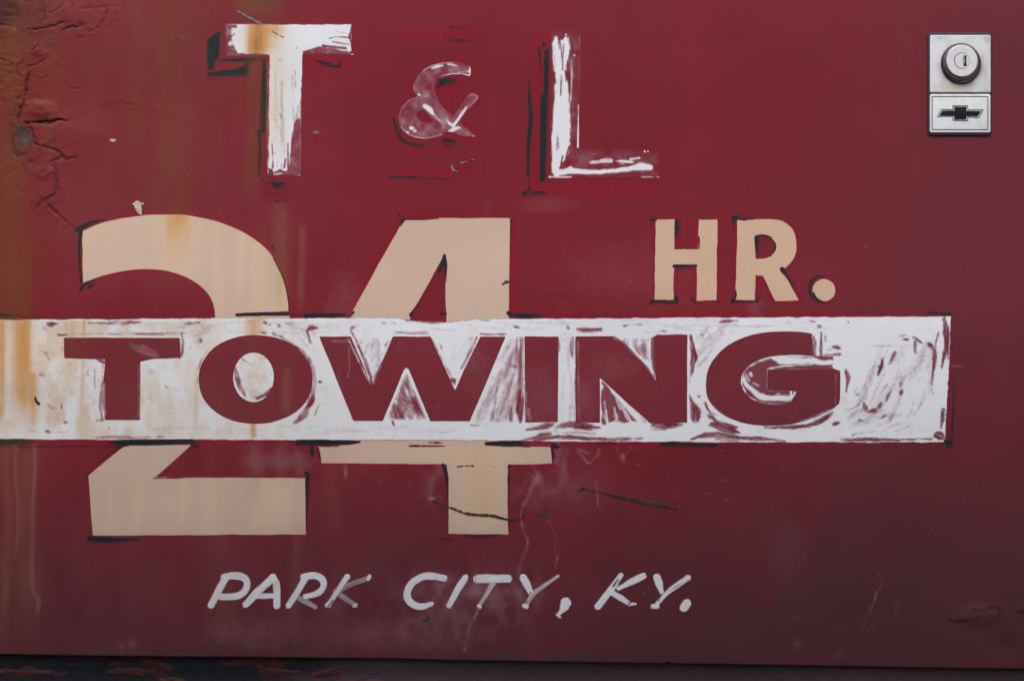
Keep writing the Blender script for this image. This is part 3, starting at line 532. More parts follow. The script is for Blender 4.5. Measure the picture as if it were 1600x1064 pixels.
# red letters: traces of white dragged over them
brush(RL, [(203,538),(222,548),(245,556)], [3,9,5], .13, .12, edge=5); brush(RL, [(216,570),(217.5,600),(217,652)], 2, .18, .1, edge=2); brush(RL, [(222,540),(244,550)], 3, .1, .1)
for p, wd, c in [([(1206,574),(1275,572)], 1.2, 0), ([(1271,651),(1297,640)], 1.2, .4), ([(1251,658),(1271,652)], 1.2, .35), ([(1104,624),(1130,648)], 1, .1), ([(1270,523),(1270,556)], 3, .12), ([(1306,582),(1305,632)], 1, .14), ([(1018,575),(1024,592)], [3,1.2], .8), ([(1000,560),(1018,580),(1023,589)], [2,5,2], .35), ([(975,535),(985,545),(1000,560)], 6, .14), ([(1019,530),(1020,570),(1024,585)], [5,6,2], .12), ([(1014,560),(1018,572)], [5,3], .8), ([(822,612),(821,656)], 2, .3), ([(825,640),(828,655)], 5, .14),
                 ([(1196,580),(1196,606)], 4, .1), ([(482,548),(486,560)], 4, .3), ([(162,600),(162,655)], 3, .4), ([(163,640),(165,648)], 2, .5), ([(579,590),(584,598)], 2, .4), ([(544,530),(570,583),(579,600)], 1.1, .7), ([(606,541),(583,600)], 1.1, .6), ([(499,528),(551,657)], 1.2, .2), ([(1242,612),(1236,626)], 2, .1), ([(903,535),(905,655)], 4, .08), ([(960,528),(974,533)], 4, .2), ([(530,560),(530,600)], 1, .1), ([(545,545),(546,575),(543,590)], 1, .25), ([(520,533),(543,533)], 3, .1), ([(711,607),(706,598)], 2, .6), ([(1186,629),(1210,632),(1236,627)], 1.2, .12)]:
    if c: brush(RL, p, wd, c, .12, edge=1.6)
gr1 = vn(XX / 1.5, YY / 1.5, 811) * .5 + vn(XX / 3.2, YY / 2.4, 812) * .5
gr2 = vn(XX / 9, YY / 1.2, 813)
def grain(F, k=.85):
    return np.clip(F + (gr1 - .5) * k * F * (1 - F) * 2 * ss(.15, .55, F), 0, 1)
WT = grain(np.clip(WT, 0, 1)); RL = grain(RL, .8)

# ------------------------------------------------------------------ surface of the door and mapping to space
def smooth_depth(px, py):
    t = np.clip(py - 430, 0, None); d = 0.5 * (0.40 / 600) * t * t * S
    r = np.clip(px - 1000, 0, None); d = d + 0.5 * (0.12 / 600) * r * r * S
    l = np.clip(60 - px, 0, None); d = d + 0.5 * (0.35 / 200) * l * l * S
    u = np.clip(120 - py, 0, None); d = d + 0.5 * (0.18 / 300) * u * u * S
    return d
def bil(F, px, py):
    x = np.clip(px - X0, 0, W - 1.001); y = np.clip(py - Y0, 0, H - 1.001)
    xi = x.astype(int); yi = y.astype(int); fx = (x - xi).astype(np.float32); fy = (y - yi).astype(np.float32)
    return (F[yi, xi] * (1 - fx) + F[yi, xi + 1] * fx) * (1 - fy) + (F[yi + 1, xi] * (1 - fx) + F[yi + 1, xi + 1] * fx) * fy
def surf(px, py, off=0.0):
    """position on the door (relative to the thing's base) of what the photograph shows at px, py; off in mm towards the viewer"""
    dep = smooth_depth(px, py) - bil(HT, px, py) * 0.001 - off * 0.001
    k = S * (D + dep) / D
    return np.stack([(px - PX0) * k, dep, (PYB - 532) * S + (532 - py) * k], -1)

# ------------------------------------------------------------------ mesh building
COLL = sc.collection
root = bpy.data.objects.new('tow_truck', None)
root.location = (0, 0, EMPTY_Z)
root.empty_display_size = 0.1
COLL.objects.link(root)
root['label'] = 'faded red tow truck door with hand-painted lettering, rust runs and a key lock'
root['category'] = 'truck'
wpos = {root: np.array([0., 0., 0.])}

def link(name, verts, loops, starts, mat, parent=root, label=None, attrs=None, smooth=True):
    verts = np.asarray(verts, np.float32)
    c = (verts.min(0) + verts.max(0)) / 2
    me = bpy.data.meshes.new(name)
    me.vertices.add(len(verts)); me.vertices.foreach_set('co', (verts - c).astype(np.float32).ravel())
    me.loops.add(len(loops)); me.loops.foreach_set('vertex_index', np.asarray(loops, np.int32))
    me.polygons.add(len(starts)); me.polygons.foreach_set('loop_start', np.asarray(starts, np.int32))
    if smooth: me.polygons.foreach_set('use_smooth', np.ones(len(starts), bool))
    for an, arr in (attrs or {}).items():
        a = me.attributes.new(an, 'FLOAT_COLOR', 'POINT')
        a.data.foreach_set('color', np.asarray(arr, np.float32).ravel())
    me.update(calc_edges=True); me.validate()
    me.materials.append(mat)
    o = bpy.data.objects.new(name, me)
    COLL.objects.link(o)
    o.parent = parent
    wpos[o] = c
    o.location = tuple(c - wpos[parent])
    if label: o['label'] = label
    return o

def attr_at(px, py, cover=None, bare=None, black=None):
    cov = bil(WT, px, py) if cover is None else (bil(cover, px, py) if isinstance(cover, np.ndarray) else np.full(px.shape, cover))
    bl = np.zeros(px.shape) if black is None else black
    a = np.stack([cov, bl, bil(FR, px, py), bil(RU, px, py)], -1)
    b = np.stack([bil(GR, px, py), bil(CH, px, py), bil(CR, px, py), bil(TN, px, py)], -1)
    c = np.stack([bil(BARE, px, py)] * 4, -1)
    return {'paint_a': a, 'paint_b': b, 'paint_c': c}

CASES = {1: [['a', 'ab', 'da']], 2: [['b', 'bc', 'ab']], 3: [['a', 'b', 'bc', 'da']], 4: [['c', 'cd', 'bc']], 5: [['a', 'ab', 'da'], ['c', 'cd', 'bc']],
         6: [['b', 'c', 'cd', 'ab']], 7: [['a', 'b', 'c', 'cd', 'da']], 8: [['d', 'da', 'cd']], 9: [['a', 'ab', 'cd', 'd']], 10: [['b', 'bc', 'ab'], ['d', 'da', 'cd']],
         11: [['a', 'b', 'bc', 'cd', 'd']], 12: [['c', 'd', 'da', 'bc']], 13: [['a', 'ab', 'bc', 'c', 'd']], 14: [['b', 'c', 'd', 'da', 'ab']], 15: [['a', 'b', 'c', 'd']]}
def contour(name, x0, y0, x1, y1, step, fn, mat, off, parent=root, label=None, cover=None, black=False, split=False):
    """sheet of paint whose outline is the zero line of fn, laid on the door's surface"""
    xs = np.arange(x0, x1 + step, step); ys = np.arange(y0, y1 + step, step)
    X, Y = np.meshgrid(xs.astype(np.float32), ys.astype(np.float32))
    F = fn(X, Y).astype(np.float32)
    bv = None
    if isinstance(black, bool) and black: bv = F
    F = np.where(np.abs(F) < 1e-4, 1e-4, F)
    ny, nx = F.shape; I = (F > 0)
    vid = -np.ones((ny, nx), int); n = I.sum(); vid[I] = np.arange(n)
    P = [np.stack([X[I], Y[I]], -1)]
    hx = I[:, :-1] != I[:, 1:]; t = (F[:, :-1] / (F[:, :-1] - F[:, 1:] + 1e-12))[hx]
    hid = -np.ones((ny, nx - 1), int); hid[hx] = n + np.arange(hx.sum()); n += hx.sum()
    P.append(np.stack([X[:, :-1][hx] + t * step, Y[:, :-1][hx]], -1))
    vy = I[:-1] != I[1:]; t = (F[:-1] / (F[:-1] - F[1:] + 1e-12))[vy]
    vd = -np.ones((ny - 1, nx), int); vd[vy] = n + np.arange(vy.sum()); n += vy.sum()
    P.append(np.stack([X[:-1][vy], Y[:-1][vy] + t * step], -1))
    P = np.concatenate(P)
    # corners: a = top left, d = top right, c = bottom right, b = bottom left  (counter-clockwise seen from the viewer)
    g = {'a': vid[:-1, :-1], 'b': vid[1:, :-1], 'c': vid[1:, 1:], 'd': vid[:-1, 1:], 'ab': vd[:, :-1], 'bc': hid[1:], 'cd': vd[:, 1:], 'da': hid[:-1]}
    code = I[:-1, :-1] * 1 + I[1:, :-1] * 2 + I[1:, 1:] * 4 + I[:-1, 1:] * 8
    L, st, base = [], [], 0
    for k, polys in CASES.items():
        m = code == k
        if not m.any(): continue
        for pl in polys:
            q = np.stack([g[e][m] for e in pl], -1)
            L.append(q.ravel()); st.append(base + np.arange(len(q)) * len(pl)); base += q.size
    if not L: return None
    if split:
        loops = np.concatenate(L); starts = np.concatenate(st)
        tot = np.diff(np.append(starts, len(loops)))
        fid = np.repeat(np.arange(len(starts)), tot)
        lab = np.arange(len(P))
        while True:
            fm = np.full(len(starts), 1 << 30); np.minimum.at(fm, fid, lab[loops])
            nl = lab.copy(); np.minimum.at(nl, loops, fm[fid]); nl = nl[nl]
            if (nl == lab).all(): break
            lab = nl
        flab = lab[loops[starts]]; outp = []
        for u in np.unique(flab):
            fs = np.where(flab == u)[0]
            if len(fs) < 22: continue
            lp = np.concatenate([loops[starts[f]:starts[f] + tot[f]] for f in fs])
            uv, inv = np.unique(lp, return_inverse=True)
            q_ = P[uv]
            outp.append(link(name, surf(q_[:, 0], q_[:, 1], off), inv, np.concatenate([[0], np.cumsum(tot[fs])[:-1]]), mat, parent, label,
                             attr_at(q_[:, 0], q_[:, 1], cover, black=np.clip(fn.raw(q_[:, 0], q_[:, 1]), 0, 1))))
        return outp
    px, py = P[:, 0], P[:, 1]
    if black is not False:
        bl = np.clip(fn.raw(px, py), 0, 1) if hasattr(fn, 'raw') else np.ones(px.shape)
    else: bl = None
    o = link(name, surf(px, py, off), np.concatenate(L), np.concatenate(st), mat, parent, label, attr_at(px, py, cover, black=bl))
    return o

# ------------------------------------------------------------------ materials
def new_mat(name):
    m = bpy.data.materials.new(name); m.use_nodes = True
    t = m.node_tree
    for n in list(t.nodes): t.nodes.remove(n)
    out = t.nodes.new('ShaderNodeOutputMaterial'); bs = t.nodes.new('ShaderNodeBsdfPrincipled')
    t.links.new(bs.outputs[0], out.inputs[0])
    return m, t, bs
class G:
    def __init__(s, t): s.t = t
    def lk(s, a, b): s.t.links.new(a, b)
    def set(s, i, v):
        if isinstance(v, bpy.types.NodeSocket): s.lk(v, i)
        else:
            i.default_value = v if not (isinstance(v, tuple) and len(v) == 3) else (*v, 1)
    def mix(s, f, a, b, bt='MIX'):
        n = s.t.nodes.new('ShaderNodeMix'); n.data_type = 'RGBA'; n.blend_type = bt; n.clamp_factor = True
        s.set(n.inputs[0], f); s.set(n.inputs[6], a); s.set(n.inputs[7], b)
        return n.outputs[2]
    def math(s, op, a, b=0.0, c=None, clamp=False):
        n = s.t.nodes.new('ShaderNodeMath'); n.operation = op; n.use_clamp = clamp
        s.set(n.inputs[0], a); s.set(n.inputs[1], b)
        if c is not None: s.set(n.inputs[2], c)
        return n.outputs[0]
    def rng(s, v, a, b, c=0.0, d=1.0):
        n = s.t.nodes.new('ShaderNodeMapRange'); s.set(n.inputs[0], v)
        for i, q in zip((1, 2, 3, 4), (a, b, c, d)): n.inputs[i].default_value = q
        return n.outputs[0]
    def noise(s, vec, scale, detail=4, rough=.55, sv=(1, 1, 1)):
        m = s.t.nodes.new('ShaderNodeMapping'); s.lk(vec, m.inputs[0]); m.inputs['Scale'].default_value = sv
        n = s.t.nodes.new('ShaderNodeTexNoise'); s.lk(m.outputs[0], n.inputs['Vector'])
        n.inputs['Scale'].default_value = scale; n.inputs['Detail'].default_value = detail; n.inputs['Roughness'].default_value = rough
        return n.outputs['Fac']
    def coord(s):
        n = s.t.nodes.new('ShaderNodeTexCoord'); n.object = root
        return n.outputs['Object']
    def attr(s, name):
        n = s.t.nodes.new('ShaderNodeAttribute'); n.attribute_name = name; n.attribute_type = 'GEOMETRY'
        sp = s.t.nodes.new('ShaderNodeSeparateColor'); s.lk(n.outputs['Color'], sp.inputs[0])
        return sp.outputs[0], sp.outputs[1], sp.outputs[2], n.outputs['Alpha']

def paint(name, top=None, thin=(0.50, 0.34, 0.43), base_shift=1.0, black=False, mode='skin'):
    m, t, bs = new_mat(name); g = G(t); v = g.coord()
    cover, blk, fresh, rust = g.attr('paint_a'); grime_shade, chalk, crackd, tan = g.attr('paint_b'); bare, _, _, _ = g.attr('paint_c')
    n_big = g.noise(v, 9, 4); n_str = g.noise(v, 60, 3, .6, (1, 1, .07)); n_fine = g.noise(v, 900, 3, .6); n_med = g.noise(v, 140, 4, .6)
    red = g.mix(g.rng(n_big, .3, .7), (0.162, 0.0138, 0.0235), (0.198, 0.0150, 0.0250))
    red = g.mix(g.rng(n_str, .45, .75, 0, .07), red, (0.19, 0.040, 0.050))
    red = g.mix(g.rng(n_med, .5, .8, 0, .22), red, (0.155, 0.014, 0.022))
    red = g.mix(g.rng(g.noise(v, 1300, 3, .7), .60, .78, 0, .30), red, (0.22, 0.060, 0.075))
    red = g.mix(g.rng(g.noise(v, 1700, 2, .7), .64, .78, 0, .35), red, (0.08, 0.010, 0.016))
    if base_shift != 1.0: red = g.mix(base_shift, red, (0.185, 0.034, 0.048))
    red = g.mix(g.math('MULTIPLY', fresh, .0 if base_shift != 1.0 else .8), red, (0.225, 0.0065, 0.022))
    # road film and the shade painted at the right dull red more than lettering
    col = g.mix(g.math('MULTIPLY', grime_shade, .80), red, (0.064, 0.031, 0.041))
    grnoise = g.rng(n_med, .35, .75, .9, 1.1)
    if top is not None:
        tv = g.mix(g.rng(n_str, .35, .75, 0, .22), top, tuple(c * f for c, f in zip(top, (.93, .88, .88))))
        tv = g.mix(g.rng(n_med, .45, .75, 0, .16), tv, tuple(c * .80 for c in top))
        tv = g.mix(g.rng(g.noise(v, 22, 5, .6, (1, 1, .6)), .42, .66, 0, .30), tv, (top[0] * .98, top[1] * .90, top[2] * .86))
        tv = g.mix(g.rng(g.noise(v, 35, 4, .6, (.35, 1, 1)), .5, .7, 0, .25), tv, (top[0] * .90, top[1] * .90, top[2] * .94))
        cf = g.rng(cover, .0, .92)
        tcol = g.mix(g.math('POWER', cf, 1.3), thin, tv)
        cf = g.math('POWER', cf, .78)
        tcol = g.mix(g.math('MULTIPLY', fresh, .30 if name.startswith('cream') else .0), tcol, (0.44, 0.20, 0.14))
        tcol = g.mix(g.math('MULTIPLY', grime_shade, .30 if name.startswith('cream') else .02), tcol, (0.34, 0.22, 0.16))
        col = g.mix(cf, col, tcol)
    # rust: brown on red, orange on the light paints
    rn = g.math('MULTIPLY', rust, g.rng(n_str, .25, .75, .88, 1.10), clamp=True)
    lt = g.mix(g.rng(rn, .12, .75), (0.66, 0.52, 0.34), (0.54, 0.245, 0.060))
    lt = g.mix(g.rng(rn, .8, 1.0), lt, (0.30, 0.13, 0.04))
    rc = g.mix(cover, (0.158, 0.046, 0.020), lt)
    rf = g.mix(cover, g.rng(rn, 0, 1.0, 0, .95), g.rng(rn, .0, .50, 0, .96))
    col = g.mix(rf, col, rc)
    col = g.mix(g.math('MULTIPLY', tan, .75), col, (0.26, 0.15, 0.105))
    col = g.mix(g.math('MULTIPLY', chalk, .8), col, (0.50, 0.30, 0.36))
    col = g.mix(crackd, col, (0.035, 0.012, 0.018))
    col = g.mix(bare, col, g.mix(g.rng(n_med, .4, .6), (0.060, 0.038, 0.036), (0.085, 0.048, 0.040)))
    if black: col = g.mix(g.rng(blk, 0.0, 1.0), col, g.mix(g.rng(rust, .1, .5), (0.014, 0.022, 0.028), (0.04, 0.042, 0.018)))
    g.lk(col, bs.inputs['Base Color'])
    g.lk(g.math('ADD', g.rng(n_med, .3, .7, .40, .56), g.math('MULTIPLY', grime_shade, .16)), bs.inputs['Roughness'])
    bs.inputs['Specular IOR Level'].default_value = 0.13
    bmp = t.nodes.new('ShaderNodeBump'); bmp.inputs['Strength'].default_value = .5; bmp.inputs['Distance'].default_value = .0004
    h = g.math('ADD', g.math('MULTIPLY', n_fine, .22), g.math('MULTIPLY', g.noise(v, 420, 2, .5, (1, 1, .25)), .4))
    if top is not None: h = g.math('ADD', h, g.math('MULTIPLY', cover, .25))
    g.lk(h, bmp.inputs['Height']); g.lk(bmp.outputs[0], bs.inputs['Normal'])
    return m

WHITE = (0.715, 0.755, 0.80)
M_skin = paint('faded_red_enamel', None)
M_white = paint('white_signwriting_paint', WHITE)
M_beige = paint('cream_signwriting_paint', (0.570, 0.425, 0.340), thin=(0.5, .33, .27))
M_cream = paint('yellowed_signwriting_paint', (0.585, 0.410, 0.290), thin=(0.5, .33, .27))
M_rletter = paint('red_ground_inside_band', WHITE, base_shift=.55)
M_black = paint('black_outline_paint', None, black=True)

def simple(name, col, rough=.5, metal=0.0, spec=.5, dirt=None, bump=0.0, bscale=600, sv=(1, 1, 1), dirt_rng=(.55, .72), dscale=90):
    m, t, bs = new_mat(name); g = G(t); v = g.coord()
    c = g.mix(g.rng(g.noise(v, 200, 3), .3, .7), col, tuple(x * .86 for x in col))
    if dirt: c = g.mix(g.rng(g.noise(v, dscale, 6, .65), dirt_rng[0], dirt_rng[1], 0, .8), c, dirt)
    g.lk(c, bs.inputs['Base Color']); bs.inputs['Metallic'].default_value = metal
    g.lk(g.rng(g.noise(v, 300, 3), .3, .7, rough - .06, rough + .08), bs.inputs['Roughness']); bs.inputs['Specular IOR Level'].default_value = spec
    if bump:
        b = t.nodes.new('ShaderNodeBump'); b.inputs['Distance'].default_value = bump; b.inputs['Strength'].default_value = .6
        g.lk(g.noise(v, bscale, 4, .6, sv), b.inputs['Height']); g.lk(b.outputs[0], bs.inputs['Normal'])
    return m

# ------------------------------------------------------------------ door panel
def hem_y(px): return 1019.5 + (np.clip(px, -400, 2000)) * 0.0148
xs = np.concatenate([np.arange(-300, -40, 20), np.arange(-40, 150, 1.25), np.arange(150, 1640, 2.0), np.arange(1640, 1921, 20)])
ys = np.concatenate([np.arange(-300, -40, 20), np.arange(-40, 360, 1.4), np.arange(360, 1031, 2.0)])
GX, GY = np.meshgrid(xs, ys)
kk = np.clip((GY - 900) / (ys[-1] - 900), 0, 1)
wav = hem_y(GX) + (vn(GX / 120, GX * 0, 8) - .5) * 2.5 + np.where(np.abs(GX - 1045) < 4, -2, 0)
GY2 = GY + kk * (wav - ys[-1])
V3 = surf(GX, GY2)
ny, nx = GX.shape
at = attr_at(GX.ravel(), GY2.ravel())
# rolled hem below, and flanges on the other sides
rows = [V3]
for dz, dy in [(-.0006, .0004), (-.0011, .0012), (-.0013, .0025), (-.0009, .006), (.0, .014)]:
    r = V3[-1:].copy(); r[..., 1] += dy; r[..., 2] += dz; rows.append(r)
top_r = V3[:1].copy(); top_r[..., 1] += .02; rows = [top_r] + rows
V3 = np.concatenate(rows, 0)
a_ext = {}
for k, arr in at.items():
    A = arr.reshape(ny, nx, 4); a_ext[k] = np.concatenate([A[:1], A] + [A[-1:]] * 5, 0)
lf = V3[:, :1].copy(); lf[..., 1] += .02; rt = V3[:, -1:].copy(); rt[..., 1] += .02
V3 = np.concatenate([lf, V3, rt], 1)
a_ext = {k: np.concatenate([A[:, :1], A, A[:, -1:]], 1).reshape(-1, 4) for k, A in a_ext.items()}
ny, nx = V3.shape[:2]
ids = np.arange(ny * nx).reshape(ny, nx)
q = np.stack([ids[:-1, :-1], ids[1:, :-1], ids[1:, 1:], ids[:-1, 1:]], -1).reshape(-1, 4)
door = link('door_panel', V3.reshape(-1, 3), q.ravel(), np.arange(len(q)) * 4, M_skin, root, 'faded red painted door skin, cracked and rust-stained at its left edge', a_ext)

# ------------------------------------------------------------------ sill below the door
def sill_mat():
    m, t, bs = new_mat('flaking_sill_paint'); g = G(t)
    fl, gr, _, _ = g.attr('paint_a'); v = g.coord()
    nm = g.noise(v, 160, 5, .65); nf = g.noise(v, 700, 3)
    base = g.mix(g.rng(nm, .35, .7), (0.014, 0.020, 0.028), (0.026, 0.024, 0.032))
    base = g.mix(g.rng(gr, 0, 1), base, g.mix(g.rng(nm, .3, .7), (0.090, 0.062, 0.078), (0.105, 0.060, 0.072)))
    red = g.mix(g.rng(nf, .35, .65), (0.080, 0.028, 0.032), (0.055, 0.024, 0.030))
    col = g.mix(g.rng(fl, .42, .55), base, red)
    edge = g.math('MULTIPLY', g.rng(fl, .38, .47), g.rng(fl, .60, .47))
    col = g.mix(g.math('MULTIPLY', edge, .6), col, (0.15, 0.036, 0.032))
    g.lk(col, bs.inputs['Base Color']); bs.inputs['Roughness'].default_value = .75; bs.inputs['Specular IOR Level'].default_value = .3
    b = t.nodes.new('ShaderNodeBump'); b.inputs['Distance'].default_value = .0008; b.inputs['Strength'].default_value = .7
    g.lk(g.noise(v, 500, 4), b.inputs['Height']); g.lk(b.outputs[0], bs.inputs['Normal'])
    return m
sx = np.arange(-300, 1921, 2.5); sy = np.concatenate([np.arange(1000, 1110, 1.8), np.arange(1110, 1400, 12)])
SX, SY = np.meshgrid(sx, sy)
fl = fbm(SX / 46, SY / 14, 501, 5) + .10 * (vn(SX / 5, SY / 3, 505) - .5)
fl = fl - .18 + .10 * ss(1050, 1030, SY) * ss(.45, .6, vn(SX / 60, SY * 0, 507)) + .12 * ss(560, 380, SX) * ss(300, 500, SX) + .08 * ss(40, -20, SX) - .5 * ss(560, 660, SX) + np.where(SX < 120, .03, 0)
gr = ss(400, 640, SX + (fbm(SX / 60, SY / 20, 510, 3) - .5) * 200)
dep = smooth_depth(SX, np.full_like(SX, 1010)) + .016 + np.clip(SY - 1040, 0, None) * S * .35 - .0012 * ss(.42, .56, fl) - .0006 * fbm(SX / 9, SY / 7, 515, 3)
k = S * (D + dep) / D
SV = np.stack([(SX - PX0) * k, dep, (PYB - 532) * S + (532 - SY) * k], -1)
n_y, n_x = SX.shape; ids = np.arange(n_y * n_x).reshape(n_y, n_x)
q = np.stack([ids[:-1, :-1], ids[1:, :-1], ids[1:, 1:], ids[:-1, 1:]], -1).reshape(-1, 4)
link('sill_panel', SV.reshape(-1, 3), q.ravel(), np.arange(len(q)) * 4, sill_mat(), root, 'dark grimy sill under the door with flaking red paint at the left',
     {'paint_a': np.stack([fl, gr, gr, gr], -1).reshape(-1, 4)})

# ------------------------------------------------------------------ lettering
def shape(pos, neg=(), wob=.5, seed=3, n=26):
    def fn(X, Y):
        Xw = X + (vn(X / n, Y / n, seed) - .5) * 2 * wob; Yw = Y + (vn(X / n + 50, Y / n, seed + 1) - .5) * 2 * wob
        d = np.full(X.shape, -1e9, np.float32)
        for p in pos: d = np.maximum(d, psd(Xw, Yw, p))
        for p in neg: d = np.minimum(d, -psd(Xw, Yw, p))
        return d + (vn(X / 2.5, Y / 2.5, seed + 2) - .5) * .35
    a = np.concatenate([np.array(p) for p in pos])
    return fn, (*(a.min(0) - 4), *(a.max(0) + 4))
def strokes(sts, seed=3):
    qs = [path(p, w_) for p, w_ in sts]
    def fn(X, Y):
        d = np.full(X.shape, -1e9, np.float32)
        for q_, w_ in qs:
            s_, U, V_, L = near(X, Y, q_, w_); d = np.maximum(d, s_)
        return d + (vn(X / 4, Y / 4, seed) - .5) * .9
    a = np.concatenate([q_ for q_, _ in qs]); m = max(w_.max() for _, w_ in qs) / 2 + 3
    return fn, (*(a.min(0) - m), *(a.max(0) + m))

def outline(parent, sts, off=.16, polys=()):
    """what is left of the black outline: dry, broken strokes"""
    x0 = y0 = 1e9; x1 = y1 = -1e9
    for st in sts:
        a = np.array(st[0]); m = np.max(st[1]) / 2 + 3
        x0, y0 = min(x0, a[:, 0].min() - m), min(y0, a[:, 1].min() - m); x1, y1 = max(x1, a[:, 0].max() + m), max(y1, a[:, 1].max() + m)
    for p in polys:
        a = np.array(p); x0, y0 = min(x0, a[:, 0].min() - 3), min(y0, a[:, 1].min() - 3); x1, y1 = max(x1, a[:, 0].max() + 3), max(y1, a[:, 1].max() + 3)
    F = Z()
    for st in sts:
        c = st[2] if len(st) > 2 else .97; b = st[3] if len(st) > 3 else .22
        brush(F, st[0], st[1], c, b * .7, rag=.35, edge=2.0, dry=.28)
    for p in polys: pfill(F, p, .97, .7, 2.2)
    F = grain(F, 2.2)
    sl = box(x0, y0, x1, y1, 2)
    lc = F
    def fn(X, Y): return bil(lc, X, Y) - .12
    fn.raw = lambda px, py: ss(.12, .75, bil(lc, px, py))
    return contour('black_outline', x0, y0, x1, y1, 1.0, fn, M_black, off, parent, None, cover=0.0, black=True, split=True)

def letter(name, label, fb, mat, off, step=1.5, cover=None):
    fn, bb = fb
    return contour(name, *bb, step, fn, mat, off, root, label, cover=cover)

O1 = .10
two = letter('digit', 'large cream figure 2 cut across by the white band', shape([TWO_TOP], (), .5, 11), M_beige, O1, 1.6, 1.0)
four = letter('digit', 'large cream figure 4 cut across by the white band', shape([FOUR], [FOUR_HOLE], .5, 12), M_beige, O1, 1.6, 1.0)
hh = letter('letter', 'cream letter H after the figure 4', shape([HH], (), .7, 13, 14), M_cream, O1, 1.2, 1.0)
rr = letter('letter', 'cream letter R before the round full stop', shape([RR], [RR_HOLE], .6, 14, 14), M_cream, O1, 1.2, 1.0)
dot = letter('full_stop', 'round cream full stop', shape([DOT], (), .6, 15, 9), M_cream, O1, 1.0, 1.0)
outline(two, [([(121,358),(138,350),(150,346),(163,342)], [8,6,5,1.5]), ([(126,357),(124,385),(124,400),(125,420),(126.5,441)], [7,4,4,3.5,4]), ([(126,452),(133,444),(140,441),(150,437)], [5,4.5,3,1]), ([(138,449),(152,442)], [3,1.5]), ([(124,385)], 5),
              ([(425,385),(432,396)], [3,1], .7), ([(428,404),(440,428),(447,448),(451,470),(452,490)], 1.4, .8), ([(370,492),(400,491),(425,490.5),(450,490)], [3,4.5,5,6], .85, .4),
              ([(181,703),(188,698),(196,694)], [2,5,4]), ([(478,738),(481,744),(480,775),(479.3,800),(479,830)], [5,6,4,2.5,1.2]), ([(139,841),(155,842.5),(185,843),(222,842)], [7,8,6,1.5], 1, .15), ([(133,744),(134,748)], 3, .7), ([(155,722),(180,700),(192,696)], 1.4, .8), ([(240,747),(300,746)], 1, .5), ([(137,741),(142,735)], 2, .6), ([(300,696),(310,697),(292,703)], [4,2,1.5], .8)])
outline(four, [([(624,337)], 5), ([(631,343),(625,353)], [4,1.5]), ([(632,342.4),(660,342.2),(684,341)], [1.5,2,1]), ([(799,343),(798.6,370),(798,400)], [2.2,2,1]), ([(694.6,399),(692,412),(686,424),(684,429)], [3,6,5,1]), ([(694.5,400),(696,415),(695.5,440)], [2,4,2]), ([(642,493),(650,480),(662,463)], [4,1.6,1]), ([(643,491)], 5), ([(690,490),(696,490)], 4),
               ([(487,696),(488,708),(491,714)], [5,6,2]), ([(484,699),(487,722)], 1.2, .8), ([(496.5,699),(499,712),(501,722)], [1.5,1.6,1]), ([(692,727),(695,733),(698,750),(699,780),(699.5,832)], [5,6,4,2,1.2]), ([(691,841),(708,841)], 2.4, .8), ([(727,836),(750,837),(778,836)], [2,3,2], .95), ([(795.2,727),(794.8,790),(795,830)], [2.4,1.6,1], .8), ([(864,696),(872,697.5)], [6,7]), ([(863,697),(864.5,712),(864,723)], [4,4,1.2]), ([(796,728)], 4, .8), ([(497,696.5),(530,697)], 1, .8), ([(693,740),(692,810)], 1, .5), ([(795,491),(799,494)], 4), ([(547,493),(552,488)], 3)])
outline(hh, [([(1018,343),(1024,344)], [6,4]), ([(1019,345),(1018.6,360)], 1.6, .7), ([(1057,344),(1057.5,358),(1056.5,371)], [4,6,4]), ([(1062,345),(1061,370)], 2, .8), ([(1054,416),(1070,416),(1088,415)], [5,3.6,3]), ([(1056,419),(1082,418)], 2, .7), ([(1018,472),(1026,471),(1056,472)], [7,4,5]), ([(1057,464),(1057,472)], 5), ([(1081,467),(1086,471)], 4), ([(1121,471),(1124,472)], 3, .8), ([(1020,375),(1019,440),(1020,466)], 1, .7), ([(1092,388),(1092,370)], 1.4, .7), ([(1060,420),(1058,460)], 1, .6), ([(1054,388),(1090,388.5)], 1.4, .8)])
outline(rr, [([(1146,341),(1153,338)], [7,6]), ([(1152,341.6),(1163,342),(1177,341.6)], [3,3,1.5]), ([(1147,345),(1146,360)], [4,1.5]), ([(1182.5,372),(1183,392)], [6,5]), ([(1181,370),(1192,368.5),(1205,371)], [2.4,2.6,1]), ([(1205,373),(1211,381),(1211,390),(1204,400)], 1, .8), ([(1144,470),(1149,462),(1149.5,454)], [6,3,1]), ([(1143,471.6),(1165,471),(1182,471.6)], [4,2,3]), ([(1184,466),(1183,471)], 4), ([(1222,421),(1226,426)], 6), ([(1227,428),(1236,440),(1246,457)], [4,3,1]), ([(1246,457),(1258,476)], 1, .6), ([(1258,476)], 3, .8), ([(1187,375),(1200,376)], 1.6, .6)])
outline(dot, [([(1271,468),(1265.5,458),(1265,447),(1270,437),(1278,432),(1287,431.5)], [2,4,4,5,4,2]), ([(1270,458),(1275,467),(1285,472.5),(1294,472)], [3,4,3.4,1.5]), ([(1305,440),(1307,452)], 1, .5)])

